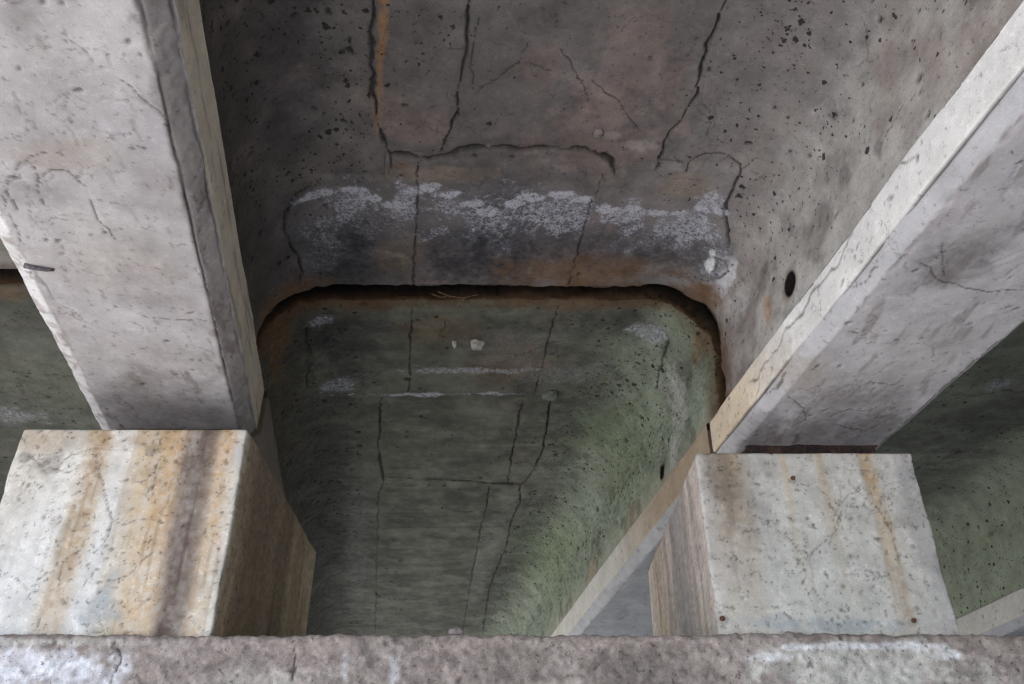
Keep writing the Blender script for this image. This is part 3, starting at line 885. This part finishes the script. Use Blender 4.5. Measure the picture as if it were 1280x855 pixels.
# ------------------------------------------------------------------ girders
def girder(xa, xb, zb, cl_, cr_, vl, vr, y0, y1, fine, seed, key, lab, off=0, end_at=None, fs=.0055, strips=None, tone=1.0):
    """xa..xb bottom face; ch chamfer; vl, vr height of the upright flange faces; y0..y1"""
    xa += off; xb += off
    (dl, hl), (dr, hr) = cl_, cr_
    pts = [(xa-dl+.10, zb+hl+vl+.05), (xa-dl, zb+hl+vl), (xa-dl, zb+hl), (xa, zb), (xb, zb), (xb+dr, zb+hr), (xb+dr, zb+hr+vr), (xb+dr-.10, zb+hr+vr+.05)]
    P = [np.array(pts[0])]; cor = []
    r = .005
    for k in range(1, 7):                                # slightly rounded arrises
        p, c, q = map(np.array, pts[k-1:k+2])
        d1 = (p-c)/np.linalg.norm(p-c); d2 = (q-c)/np.linalg.norm(q-c)
        P += [c+d1*r, c+(d1+d2)*r*.28, c+d2*r]
    P.append(np.array(pts[7])); P = np.array(P)
    L = np.r_[0, np.cumsum(np.linalg.norm(np.diff(P, axis=0), axis=1))]
    cl = [L[3*k+2] for k in range(6)]
    a = np.unique(np.round(np.r_[np.arange(0, L[-1], fs), L], 5))
    Q = np.c_[np.interp(a, L, P[:, 0]), np.interp(a, L, P[:, 1])]
    T = np.gradient(Q, axis=0); T /= np.maximum(np.linalg.norm(T, axis=1), 1e-9)[:, None]
    N2 = np.c_[T[:, 1], -T[:, 0]]                        # outward
    ys = yrows(y0, y1, *fine, fs, .06)
    Y = np.broadcast_to(ys[:, None], (len(ys), len(a)))
    pos = np.stack([Q[None, :, 0]-SK*(Y-3), Y, np.broadcast_to(Q[None, :, 1]+CZ, Y.shape)], -1)
    nr = np.stack([N2[:, 0], SK*N2[:, 0], N2[:, 1]], -1); nr /= np.linalg.norm(nr, axis=1)[:, None]
    s = Sheet(a, ys, pos, np.broadcast_to(nr[None], pos.shape), (.49, .465, .465))
    A = s.UV[..., 0]
    s.relief(.004, 1.7, 3, seed); s.relief(.0014, 14, 4, seed+1)
    s.value(.10, 2.4, seed+2); s.value(.10, 18, seed+3)
    s.mottle((.36, .325, .315), .5, 5, .0, .7, seed+4); s.mottle((.55, .53, .53), .5, 3, .1, .7, seed+5)
    s.mottle((.20, .165, .145), .55, (26, 7, 26), .42, .85, seed+6)
    # arrises: spalled here and there
    for k, c in enumerate(cl[1:-1]):
        d = np.abs(A-c)
        nz = fbm(s.P, 9, 5, seed+20+k, .7)
        bite = (1-sstep(0, .016+.022*np.clip(nz, 0, 1), d))*np.clip(.15+nz, 0, 1)
        s.dep += (.004 if k == 0 else .006)*bite.astype(np.float32)
        s.col = mixc(s.col, (.22, .19, .175), bite*.7)
    s.seg = cl
    s.col *= tone
    if strips: strips(s, cl)
    if key:
        a_of = lambda xs: cl[2]+(xs-xa)                  # bottom face: xs -> arc
        s.cracks([(w, d, [(a_of(p[0]), p[1]) for p in pts_]) for w, d, pts_ in CRACKS[key]], dirt=.7)
        s.stains([(k, st, a_of(ca), cb, ra, rb) for k, st, ca, cb, ra, rb in STAINS[key]], seed)
        s.finish_cracks((.07, .05, .045))
    if key:
        s.hairlines(20, .30, rnd, (cl[2], cl[3], 1.0, 3.1), 1.6, .5)
    s.pits(1300, .0025, .008, lambda a, b: .25+.75*(math.sin(a*9+seed)*math.sin(b*5.3+seed*2) > .1), rnd, dirt=.65, aspect=1.5, tint=(.11, .09, .085))
    ex = None
    if end_at is not None:                               # closed end at the joint, up to the deck
        V, F = [], []
        zt = CZ+2.5
        sx = -SK*(end_at-3); zm = max(P[1][1], P[-2][1])+CZ-.03
        for p in P[2:-2]:
            V += [(p[0]+sx, end_at, p[1]+CZ), (p[0]+sx, end_at, max(zm, p[1]+CZ))]
        for k in range(len(V)//2-1): F.append((2*k, 2*k+2, 2*k+3, 2*k+1))
        m0 = len(V)
        V += [(x+sx, end_at, z) for z in (zm-.02, zt) for x in (xa+.14, xb-.14)]
        F.append((m0, m0+1, m0+3, m0+2))
        ex = (np.array(V), np.array(F), np.array((.12, .09, .07)))
    o = sheet_object('bridge_girder', s, M_GIRDER, extra=ex, loc=None)
    tag(o, lab, 'girder', 'girders carrying the deck')
    return o
def left_strips(s, cl):
    A = s.UV[..., 0]
    nz = fbm(s.P, 7, 4, 301)
    ch = sstep(cl[3]-.012, cl[3]+.006, A+.010*nz)*(1-sstep(cl[4]-.006, cl[4]+.004, A))
    s.col = mixc(s.col, (.27, .24, .235), ch*.9)        # weathered, broken chamfer
    s.dep += (ch*(.002+.0015*nz+.0018*fbm(s.P, 45, 3, 302))).astype(np.float32)
    s.col = mixc(s.col, (.17, .14, .135), ch*sstep(.1, .6, fbm(s.P, (16, 6, 16), 4, 304))*.7)
    s.col = mixc(s.col, (.40, .375, .385), ch*sstep(.2, .7, fbm(s.P, (20, 6, 20), 3, 303))*.6)
    for c_ in (cl[3], cl[4]):
        dk = (1-sstep(.002, .008, np.abs(A-c_+.006*nz)))*np.clip(.55+.6*fbm(s.P, 5, 3, 306), 0, 1)
        s.col = mixc(s.col, (.09, .07, .065), dk*.75); s.dep += (.004*dk).astype(np.float32)
    up = sstep(cl[4]+.004, cl[4]+.010, A)
    s.col = mixc(s.col, (.60, .53, .42), up*.85)
    s.col = mixc(s.col, (.22, .18, .14), up*sstep(.25, .7, fbm(s.P, (8, 3, 20), 4, 305))*.6)
    s.col = mixc(s.col, (.62, .61, .60), (1-sstep(cl[2]-.004, cl[2]+.006, A))*.9)  # outer lip: light from the left painted as a pale colour
    s.col = mixc(s.col, (.26, .23, .21), (1-sstep(cl[2]-.004, cl[2]+.006, A))*sstep(.1, .6, fbm(s.P, 26, 4, 307))*.7)
def right_strips(s, cl):
    A, B = s.UV[..., 0], s.UV[..., 1]
    up = 1-sstep(cl[1]-.004, cl[1]+.002, A)
    s.col = mixc(s.col, (.80, .79, .755), up*.9)        # upright face painted paler for the light it catches from the left
    s.col = mixc(s.col, (.72, .58, .40), up*sstep(2.35, 2.9, B)*.85)
    ch = sstep(cl[1]-.002, cl[1]+.004, A)*(1-sstep(cl[2]-.006, cl[2]+.004, A))
    s.col = mixc(s.col, (.47, .475, .49), ch*.7)
    nz = fbm(s.P, (5, 2, 5), 3, 311)
    d = np.abs(A-cl[1]-.004*nz)
    cm = (1-sstep(.003, .009, d))*sstep(-.45, -.1, nz)
    s.dep += (.012*cm).astype(np.float32); s.col = mixc(s.col, (.07, .06, .06), cm*.8)
    m = cl[1]; t = cl[0]
    s.cracks([(5, 7, [(t+.04, 2.76), (t+.075, 2.66), (t+.05, 2.60), (t+.06, 2.50), (t+.03, 2.42), (t+.045, 2.30), (t+.02, 2.20), (t+.04, 2.05), (t+.005, 1.95)]),
              (5, 7, [(t+.075, 2.66), (m-.01, 2.72)]), (5, 7, [(m+.005, 2.66), (m+.03, 2.60), (m+.02, 2.5)]),
              (4, 5, [(m, 2.05), (m+.03, 1.98), (m+.02, 1.9)]), (4, 5, [(t, 1.7), (t+.04, 1.62)])], dirt=.75)
    s.finish_cracks((.09, .07, .06))
def far_strips(s, cl):
    A, B = s.UV[..., 0], s.UV[..., 1]
    up = 1-sstep(cl[1]-.004, cl[1]+.002, A)
    s.col = mixc(s.col, (.55, .53, .46), up*.85); s.col = mixc(s.col, (.36, .265, .165), up*(1-sstep(3.7, 4.9, B))*.85)
    upr = sstep(cl[4]-.002, cl[4]+.004, A)
    s.col = mixc(s.col, (.27, .235, .205), upr*.85)
    lo = (1-up)*(1-upr)
    s.col = mixc(s.col, (.33, .35, .35), lo*.6)
GJ0, GJ1 = 3.150, 3.166                                # the girder ends almost touch
def far_left_strips(s, cl):
    far_strips(s, cl)
    A = s.UV[..., 0]
    s.col = mixc(s.col, (.15, .122, .105), sstep(cl[3]-.01, cl[3]+.01, A)*.85)
g_left = girder(-1.556, -1.05, 1.56, (.046, .016), (.05, .05), .16, .19, NEAR0, GJ0, (.85, GJ0), 200, 'gl', 'pale grey left girder with a curved hairline crack, ending on the left plinth', end_at=GJ0, strips=left_strips, tone=.88)
g_right = girder(.860, 1.385, 1.46, (.043, .043), (.026, .016), .14, .14, NEAR0, GJ0, (.95, GJ0), 230, 'gr', 'grey right girder with a bright white edge, ending on the right plinth', end_at=GJ0, strips=right_strips, tone=1.15)
girder(-1.556, -1.05, 1.56, (.046, .016), (.05, .05), .16, .18, GJ1, FAR1, (GJ1, 6.5), 260, None, 'brown girder beyond the joint on the left plinth, seen past its side', off=.016, end_at=GJ1, fs=.011, strips=far_left_strips)
girder(.860, 1.385, 1.46, (.043, .043), (.026, .016), .14, .14, GJ1, FAR1, (GJ1, 6.5), 290, None, 'girder beyond the joint with a pale edge strip, left of the right plinth', off=-.004, end_at=GJ1, fs=.011, strips=far_strips)
girder(3.29, 3.80, 1.36, (.043, .043), (.043, .043), .14, .14, GJ1, FAR1, (GJ1, 6.5), 320, None, 'pale strip of girder at the right edge, low beside the right plinth', end_at=GJ1, fs=.012, strips=far_strips)
girder(3.29, 3.80, 1.36, (.043, .043), (.043, .043), .14, .14, NEAR0, GJ0, (1, GJ0), 350, None, 'outer girder on the right, just outside the right edge', end_at=GJ0, fs=.03)
girder(-3.985, -3.47, 1.64, (.05, .05), (.05, .05), .16, .16, NEAR0, GJ0, (1, GJ0), 380, None, 'outer girder on the left, just outside the left edge', end_at=GJ0, fs=.03)
girder(-3.985, -3.47, 1.64, (.05, .05), (.05, .05), .16, .16, GJ1, FAR1, (GJ1, 6), 410, None, 'outer girder on the left beyond the joint, just outside the left edge', end_at=GJ1, fs=.03)
# outer faces of the two edge girders, up to the deck
for x, z in ((-3.95, 1.70), (3.76, 1.45)):
    o = box('fascia_wall', x-.05, x+.05, NEAR0, FAR1, CZ+z+.05, CZ+2.555, M_GIRDER, col=(.3, .29, .28), skew=True)
    tag(o, 'concrete fascia above the outer girder on the %s, outside the picture' % ('left' if x < 0 else 'right'), 'fascia')

# ------------------------------------------------------------------ pier: cap beam on two columns
pier = tag(empty('pier', (0, 3.4, 0)), 'rough purple-grey concrete pier cap running along the bottom edge', 'pier')
def pier_parts():
    x0, x1, yf, yb, zt, zb_ = -4.3, 4.3, FRONT-.03, FRONT+1.42, .697, -.35
    hx = np.unique(np.round(np.r_[np.linspace(x0, -2.0, 40), np.arange(-2.0, 2.0, .006), np.linspace(2.0, x1, 40)], 4))
    r = .022
    prof = [(yf, zb_)]+[(yf, z) for z in np.arange(.30, zt-r, .006)]
    prof += [(yf+r-r*math.cos(t), zt-r+r*math.sin(t)) for t in np.linspace(0, math.pi/2, 8)]
    prof += [(yf+r+d, zt) for d in (.01, .02, .03, .05, .08, .15, .3)]+[(yb, zt), (yb, zb_), (yf, zb_-.002)]
    P = np.array(prof); b = np.r_[0, np.cumsum(np.linalg.norm(np.diff(P, axis=0), axis=1))]
    X = np.broadcast_to(hx[None], (len(P), len(hx)))
    pos = np.stack([X, np.broadcast_to(P[:, 0:1], X.shape), np.broadcast_to(P[:, 1:2]+CZ, X.shape)], -1)
    T = np.gradient(P, axis=0); T /= np.maximum(np.linalg.norm(T, axis=1), 1e-9)[:, None]
    nr = np.stack([0*T[:, 0], -T[:, 1], T[:, 0]], -1)
    s = Sheet(hx, b, pos, np.broadcast_to(nr[:, None], pos.shape), (.282, .236, .222))
    s.dep += .007*fbm(s.P, 3, 3, 501)+.005*fbm(s.P, 22, 4, 502)+.0035*fbm(s.P, 70, 3, 503)
    s.value(.15, 4, 504); s.value(.2, 45, 505, 3)
    s.mottle((.36, .32, .30), .5, 6, .1, .6, 506); s.mottle((.13, .11, .105), .5, 38, .25, .7, 507)
    off = zb_
    s.cracks([(w, d, [(p[0], p[1]-off) for p in pts]) for w, d, pts in CRACKS['cap']])
    s.stains([(k, st, ca, cb-off, ra, rb) for k, st, ca, cb, ra, rb in STAINS['cap']], 77)
    s.finish_cracks()
    s.pits(2500, .003, .011, lambda a, b: .8 if .6 < b < 1.06 else 0, rnd, dirt=.6)
    o = sheet_object('cap_beam', s, M_CAP, pier)
    o.matrix_parent_inverse = pier.matrix_basis.inverted()
    for x in (-2.4, 2.4):
        n = 40; zz = np.linspace(-.1, CZ+zb_+.05, 12)
        th = np.linspace(0, 2*math.pi, n)
        V = np.array([(x+.48*math.cos(t), FRONT+.69+.48*math.sin(t), z) for z in zz for t in th])
        c = mesh_from('column', V, quads(12, n).reshape(-1, 4), M_CAP, pier, np.tile((.26, .24, .23), (len(V), 1)))
        c.matrix_parent_inverse = pier.matrix_basis.inverted()
pier_parts()

# ------------------------------------------------------------------ plinths under the girders
def plinth(x0, x1, ztop, streaks, key, seed, side_l, side_r, lab, tone=1.0):
    yf, yb, z0, zt = FRONT, FRONT+1.26, .69, ztop
    r = .009
    path = [(x0, yb)]
    path += [(x0, y) for y in np.linspace(yb, yf+r, 90)[1:]]
    path += [(x0+r-r*math.cos(t), yf+r-r*math.sin(t)) for t in np.linspace(0, math.pi/2, 7)[1:]]
    nx = int((x1-x0-2*r)/.006)
    path += [(x, yf) for x in np.linspace(x0+r, x1-r, nx)[1:]]
    path += [(x1-r+r*math.sin(t), yf+r-r*math.cos(t)) for t in np.linspace(0, math.pi/2, 7)[1:]]
    path += [(x1, y) for y in np.linspace(yf+r, yb, 90)[1:]]+[(x0, yb+.001)]
    P = np.array(path); a = np.r_[0, np.cumsum(np.linalg.norm(np.diff(P, axis=0), axis=1))]
    T = np.gradient(P, axis=0); T /= np.linalg.norm(T, axis=1)[:, None]
    N2 = np.c_[T[:, 1], -T[:, 0]]
    zs = np.arange(z0-.01, zt-r+.001, .006); top = [(zt-r+r*math.sin(t), r-r*math.cos(t)) for t in np.linspace(0, math.pi/2, 6)[1:]]
    Z = np.r_[zs, [t[0] for t in top], [zt+.0005]*2]; inset = np.r_[0*zs, [t[1] for t in top], [.05, .3]]
    b = np.r_[zs, [zs[-1]+.005*(k+1) for k in range(len(top)+2)]]
    cx, cyy = (x0+x1)/2, (yf+yb)/2
    X = P[None, :, 0]-N2[None, :, 0]*inset[:, None]; Y = P[None, :, 1]-N2[None, :, 1]*inset[:, None]
    pos = np.stack([X, Y, np.broadcast_to(Z[:, None]+CZ, X.shape)], -1)
    nr = np.broadcast_to(np.stack([N2[:, 0], N2[:, 1], 0*N2[:, 0]], -1)[None], pos.shape)
    s = Sheet(a, b, pos, nr, (.64, .622, .595))
    A, Bz = s.UV[..., 0], s.UV[..., 1]
    a_f = 1.26-r+.5*math.pi*r                            # arc length where the front begins
    a_of = lambda x: a_f+(x-x0-r)
    w = x1-x0; fx = (A-a_f+r)/w; fz = (Bz-z0)/(zt-z0)
    front = sstep(a_f-.02, a_f, A)*(1-sstep(a_of(x1), a_of(x1)+.02, A))
    s.relief(.0022, 2.5, 3, seed); s.relief(.0016, 16, 4, seed+1)
    s.value(.10, 3, seed+2); s.value(.12, 22, seed+3)
    s.mottle((.64, .60, .60), .5, 4, .0, .6, seed+4)
    wv = .018*fbm(s.P, (3, 3, 2.2), 3, seed+5)
    strk = fbm(np.stack([A, Bz*.09, 0*A], -1), 34, 3, seed+6)   # thin vertical runs
    gr_ = fbm(s.P, 62, 2, seed+8)
    trick = fbm(np.stack([A, Bz*.04, 0*A], -1), 70, 2, seed+14)+.5*fbm(s.P, 6, 2, seed+15)
    s.mottle((.30, .27, .245), .4, 34, .42, .85, seed+12); s.mottle((.34, .32, .30), .3, 11, .3, .7, seed+13)
    s.col *= tone
    for f0, wd, tint, st, top_, bot in streaks:
        q = np.abs(fx-f0+wv*1.2+.025*strk*.6)/wd
        m = (1-sstep(.25, 1.15, q))*(bot+(top_-bot)*np.clip(fz, 0, 1))*st
        kk = .4 if tint is DK else 1.0
        m *= np.clip(.94+kk*(.40*strk+.16*fbm(s.P, 18, 3, seed+7)+.30*gr_), 0, 1.25)
        s.col = mixc(s.col, tint, m*front)
        tr = sstep(.3, .75, trick)*(1-sstep(.5, 1.5, q))*np.clip(top_*.5+bot*.5, 0, 1)*front
        s.col = mixc(s.col, np.array(tint)*.55, tr*.45*st)
    # side faces: their own water marks
    for side, msk in ((side_l, 1-sstep(a_f-.03, a_f-.005, A)), (side_r, sstep(a_of(x1)+.005, a_of(x1)+.03, A))):
        base, runs = side
        d = np.where(A < a_f, a_f-A, A-a_of(x1))/1.26    # 0 at the front edge, 1 at the back
        s.col = mixc(s.col, base, msk*.9)
        for f0, wd, tint, st in runs:
            q = np.abs(d-f0+.02*strk)/wd
            s.col = mixc(s.col, tint, (1-sstep(.3, 1.2, q))*st*msk*np.clip(.75+.5*strk, 0, 1.2))
        s.col *= (1+msk*(.38*strk+.18*gr_))[..., None]
    cr = [(wd, d, [(a_of(p[0]), p[1]) for p in pts]) for wd, d, pts in CRACKS[key]]
    s.cracks(cr, .6)
    s.stains([(k, st, a_of(ca), cb, ra, rb) for k, st, ca, cb, ra, rb in STAINS[key]], seed)
    s.finish_cracks((.10, .08, .07))
    s.hairlines(16, .28, rnd, (a_f, a_of(x1), z0, zt), 1.6, .5)
    for c in (a_f-.01, a_of(x1-r)+.012):                 # chipped arrises
        nz = fbm(s.P, 9, 4, seed+9)
        bite = (1-sstep(0, .018+.02*np.clip(nz, 0, 1), np.abs(A-c)))*np.clip(.1+nz, 0, 1)
        s.dep += (.007*bite).astype(np.float32)
    tb = (1-sstep(0, .02, np.abs(Bz-zs[-1]-.008)))*np.clip(fbm(s.P, 14, 4, seed+10), 0, 1)
    s.dep += (.006*tb).astype(np.float32)
    s.pits(1900, .002, .006, lambda a, b: .3+.7*(math.sin(a*11+seed)*math.sin(b*8+seed*2) > 0), rnd, dirt=.6, aspect=1.7, tint=(.12, .10, .09))
    o = sheet_object('bearing_plinth', s, M_PLINTH)
    tag(o, lab, 'plinth', 'plinths under the girders')
    return o
OR, BR, DK = (.48, .325, .185), (.30, .21, .13), (.125, .092, .080)
pl = plinth(-1.715, -.922, 1.408, [
    (.36, .085, (.42, .30, .19), .9, 1.0, .55), (.36, .05, BR, .55, 1.0, .0), (.10, .12, (.45, .38, .29), .5, 1.0, -.6), (.60, .12, (.52, .38, .22), .65, 1.0, .6), (.70, .10, OR, .85, .9, .75),
    (.90, .085, OR, .85, .9, .7), (.81, .085, DK, 1.0, .85, .9), (.84, .05, DK, .6, 1.0, .2), (.18, .12, (.66, .66, .68), .6, 0, 1.0), (.48, .06, (.64, .64, .66), .6, .4, 1.0), (.985, .03, (.58, .55, .50), .8, .7, .9)],
    'pl', 600, ((.4, .38, .35), []),
    ((.38, .29, .20), [(.28, .24, (.15, .11, .08), .85), (.55, .12, (.10, .072, .052), .85), (.75, .08, (.25, .18, .12), .7), (.93, .06, (.5, .41, .3), .7), (.05, .06, (.44, .35, .25), .6)]),
    'pale left plinth with bold orange and dark brown rust streaks')
pr = plinth(.632, 1.378, 1.316, [
    (.14, .11, (.38, .28, .175), .75, 1.0, .25), (.08, .10, (.22, .175, .14), .6, 1.0, -.5), (.40, .03, (.48, .36, .22), .6, 1.0, -.1), (.565, .035, (.46, .34, .20), .6, 1.0, .1), (.78, .045, (.43, .31, .185), .8, 1.0, .4), (.75, .025, BR, .4, 1, .1),
    (.95, .05, (.36, .35, .36), .7, .7, .8), (.45, .35, (.50, .515, .50), .5, .2, 1)],
    'pr', 640, ((.44, .375, .345), [(.42, .12, (.25, .235, .25), .75), (.30, .06, (.30, .28, .29), .5), (.80, .12, (.42, .33, .22), .8), (.62, .05, (.33, .27, .22), .6), (.97, .05, (.5, .43, .33), .6)]), ((.4, .38, .36), []),
    'pale grey right plinth with faint orange runs and rusty bolt ends', tone=.77)
def bolt(x, z, r, parent):
    V, F = [], []
    n = 10
    for rr, d in ((r*1.5, .000), (r*1.3, -.004), (r, -.005), (r*.9, -.013), (r*.3, -.015)):
        V += [(x+rr*math.cos(2*math.pi*k/n), FRONT+d+.002, CZ+z+rr*math.sin(2*math.pi*k/n)) for k in range(n)]
    for j in range(4):
        for k in range(n): F.append((j*n+k, j*n+(k+1) % n, (j+1)*n+(k+1) % n, (j+1)*n+k))
    F.append(tuple(range(4*n, 5*n)))
    mesh_from('bolt_end', V, F, M_RUST, parent, np.tile((.10, .05, .032), (len(V), 1)))
for x, z in ((.951, 1.22), (.652, .751), (1.242, .744)): bolt(x, z, .006, pr)

# ------------------------------------------------------------------ bearing pads between plinths and girders
def pad(xc, w, y0, y1, z0, z1, lab):
    nx, nz = 60, 6
    V, Q = [], []
    path = [(x, y0) for x in np.linspace(-w/2, w/2, nx)]+[(w/2, y) for y in np.linspace(y0, y1, 12)[1:]]+[(x, y1) for x in np.linspace(w/2, -w/2, 12)[1:]]+[(-w/2, y) for y in np.linspace(y1, y0, 12)[1:]]
    P = np.array(path); zz = np.linspace(z0, z1, 12)
    pos = np.array([[(xc-SK*(y-3)+x, y, CZ+z) for x, y in P] for z in zz])
    a = np.r_[0, np.cumsum(np.linalg.norm(np.diff(P, axis=0), axis=1)+1e-6)]
    c = np.array((0, (y0+y1)/2)); n2 = P-c; n2 /= np.linalg.norm(n2, axis=1)[:, None]
    nr = np.broadcast_to(np.c_[n2, 0*n2[:, 0]][None], pos.shape)
    s = Sheet(a, zz, pos, nr, (.035, .024, .022))
    s.relief(.012, 24, 4, 700); s.mottle((.10, .055, .042), .7, 18, .1, .6, 701); s.mottle((.02, .018, .018), .7, 22, .1, .6, 702)
    o = sheet_object('bearing_pad', s, M_RUST)
    tag(o, lab, 'bearing pad', 'bearing pads on the plinths')
pad(-1.305, .46, 3.045, 3.13, 1.404, 1.559, 'dark bearing pad between left plinth and near left girder')
pad(1.125, .48, 2.985, 3.10, 1.312, 1.459, 'rusty dark bearing pad between right plinth and near right girder')
pad(-1.31, .46, 3.30, 3.62, 1.404, 1.559, 'bearing pad on the back half of the left plinth')
pad(1.12, .44, 3.30, 3.62, 1.312, 1.459, 'bearing pad on the back half of the right plinth')

# ------------------------------------------------------------------ small things
def lump(name, c, r, col, parent=None, seed=1, squash=(1, 1, 1), mat=None):
    n, m = 18, 12
    V = []
    for j in range(m+1):
        ph = math.pi*j/m
        for k in range(n):
            th = 2*math.pi*k/n
            V.append((math.sin(ph)*math.cos(th), math.sin(ph)*math.sin(th), math.cos(ph)))
    V = np.array(V); q = V*(1+.30*fbm(V, 1.6, 3, seed))[:, None]
    V = q*np.array(squash)*r+np.array(c)
    F = [(j*n+k, (j+1)*n+k, (j+1)*n+(k+1) % n, j*n+(k+1) % n) for j in range(m) for k in range(n)]
    cc = np.tile(col, (len(V), 1))*(1+.25*vnoise(V, 60, seed))[:, None]
    o = mesh_from(name, V, F, mat or M_SIMPLE, parent, cc)
    if parent is not None: o.matrix_parent_inverse = parent.matrix_basis.inverted()
    return o
def on_mid(a, y):
    p = [np.interp(a, MID[0], MID[1][:, k]) for k in (0, 1)]
    return np.array((p[0]-SK*(y-3), y, p[1]+CZ))
lump('crystal_nodule', on_mid(2.378, 2.845)+(-.01, 0, -.02), .028, (.62, .62, .62), near_root, 2, (.8, 1.4, 1))
lump('crystal_nodule', on_mid(2.36, 2.79)+(0, 0, -.012), .020, (.50, .50, .50), near_root, 3, (.8, 1.3, .8))
lump('patch_ring', on_mid(1.747, 2.207), .020, (.20, .17, .15), near_root, 4, (1, 1, .4))
lump('crystal_nodule', on_mid(1.482, 3.562)+(0, 0, -.012), .040, (.36, .35, .30), far_root, 5, (1, 1.1, .6))
lump('crystal_nodule', on_mid(1.372, 3.541)+(0, 0, -.016), .022, (.50, .50, .46), far_root, 6, (.5, .6, 1.5))
lump('patch_ring', on_mid(1.935, 4.06)+(0, 0, -.016), .045, (.13, .14, .12), far_root, 7, (1, 1.2, .35))
c = lump('concrete_crumb', (-.17, FRONT+.02, CZ+.712), .021, (.24, .20, .20), None, 8, (1.1, 1, .9))
tag(c, 'small crumb of concrete lying on the pier cap edge', 'crumb')
def tube(name, pts, r, col, parent=None, mat=None, n=6):
    V, F = [], []
    pts = [np.array(p, float) for p in pts]
    for k, p in enumerate(pts):
        t = pts[min(k+1, len(pts)-1)]-pts[max(k-1, 0)]; t /= np.linalg.norm(t)
        u = np.cross(t, (0, .3, 1)); u /= np.linalg.norm(u); v = np.cross(t, u)
        rr = r*(1-.5*k/len(pts))
        V += [p+rr*(math.cos(2*math.pi*j/n)*u+math.sin(2*math.pi*j/n)*v) for j in range(n)]
    for k in range(len(pts)-1):
        for j in range(n): F.append((k*n+j, k*n+(j+1) % n, (k+1)*n+(j+1) % n, (k+1)*n+j))
    F += [tuple(range(n))[::-1], tuple(range((len(pts)-1)*n, len(pts)*n))]
    o = mesh_from(name, V, F, mat or M_SIMPLE, parent, np.tile(col, (len(V), 1)))
    if parent is not None: o.matrix_parent_inverse = parent.matrix_basis.inverted()
    return o
tw = empty('dry_twig', tuple(on_mid(1.345, 3.19)))
tag(tw, 'wisp of dry straw caught in the rusty joint', 'twig')
b0 = on_mid(1.33, 3.16)
tube('stalk', [b0+(-.07, 0, .005), b0+(-.02, .01, -.012), b0+(.04, .02, -.016), b0+(.11, .01, -.004)], .0022, (.20, .13, .065), tw)
tube('stalk', [b0+(.05, .02, -.014), b0+(.03, .05, -.02), b0+(-.005, .10, -.012)], .0022, (.22, .14, .065), tw)
tube('stalk', [b0+(-.10, .01, .0), b0+(-.06, .02, -.012), b0+(-.03, .02, -.006)], .0018, (.24, .18, .10), tw)
rp = lambda xs, y, dz: np.array((xs-SK*(y-3), y, CZ+1.56+dz))
tube('steel_stub', [rp(-1.56, 2.010, -.004), rp(-1.53, 2.016, -.008), rp(-1.50, 2.026, -.007), rp(-1.482, 2.032, -.001)], .008, (.10, .09, .10), g_left, M_RUST, 8)
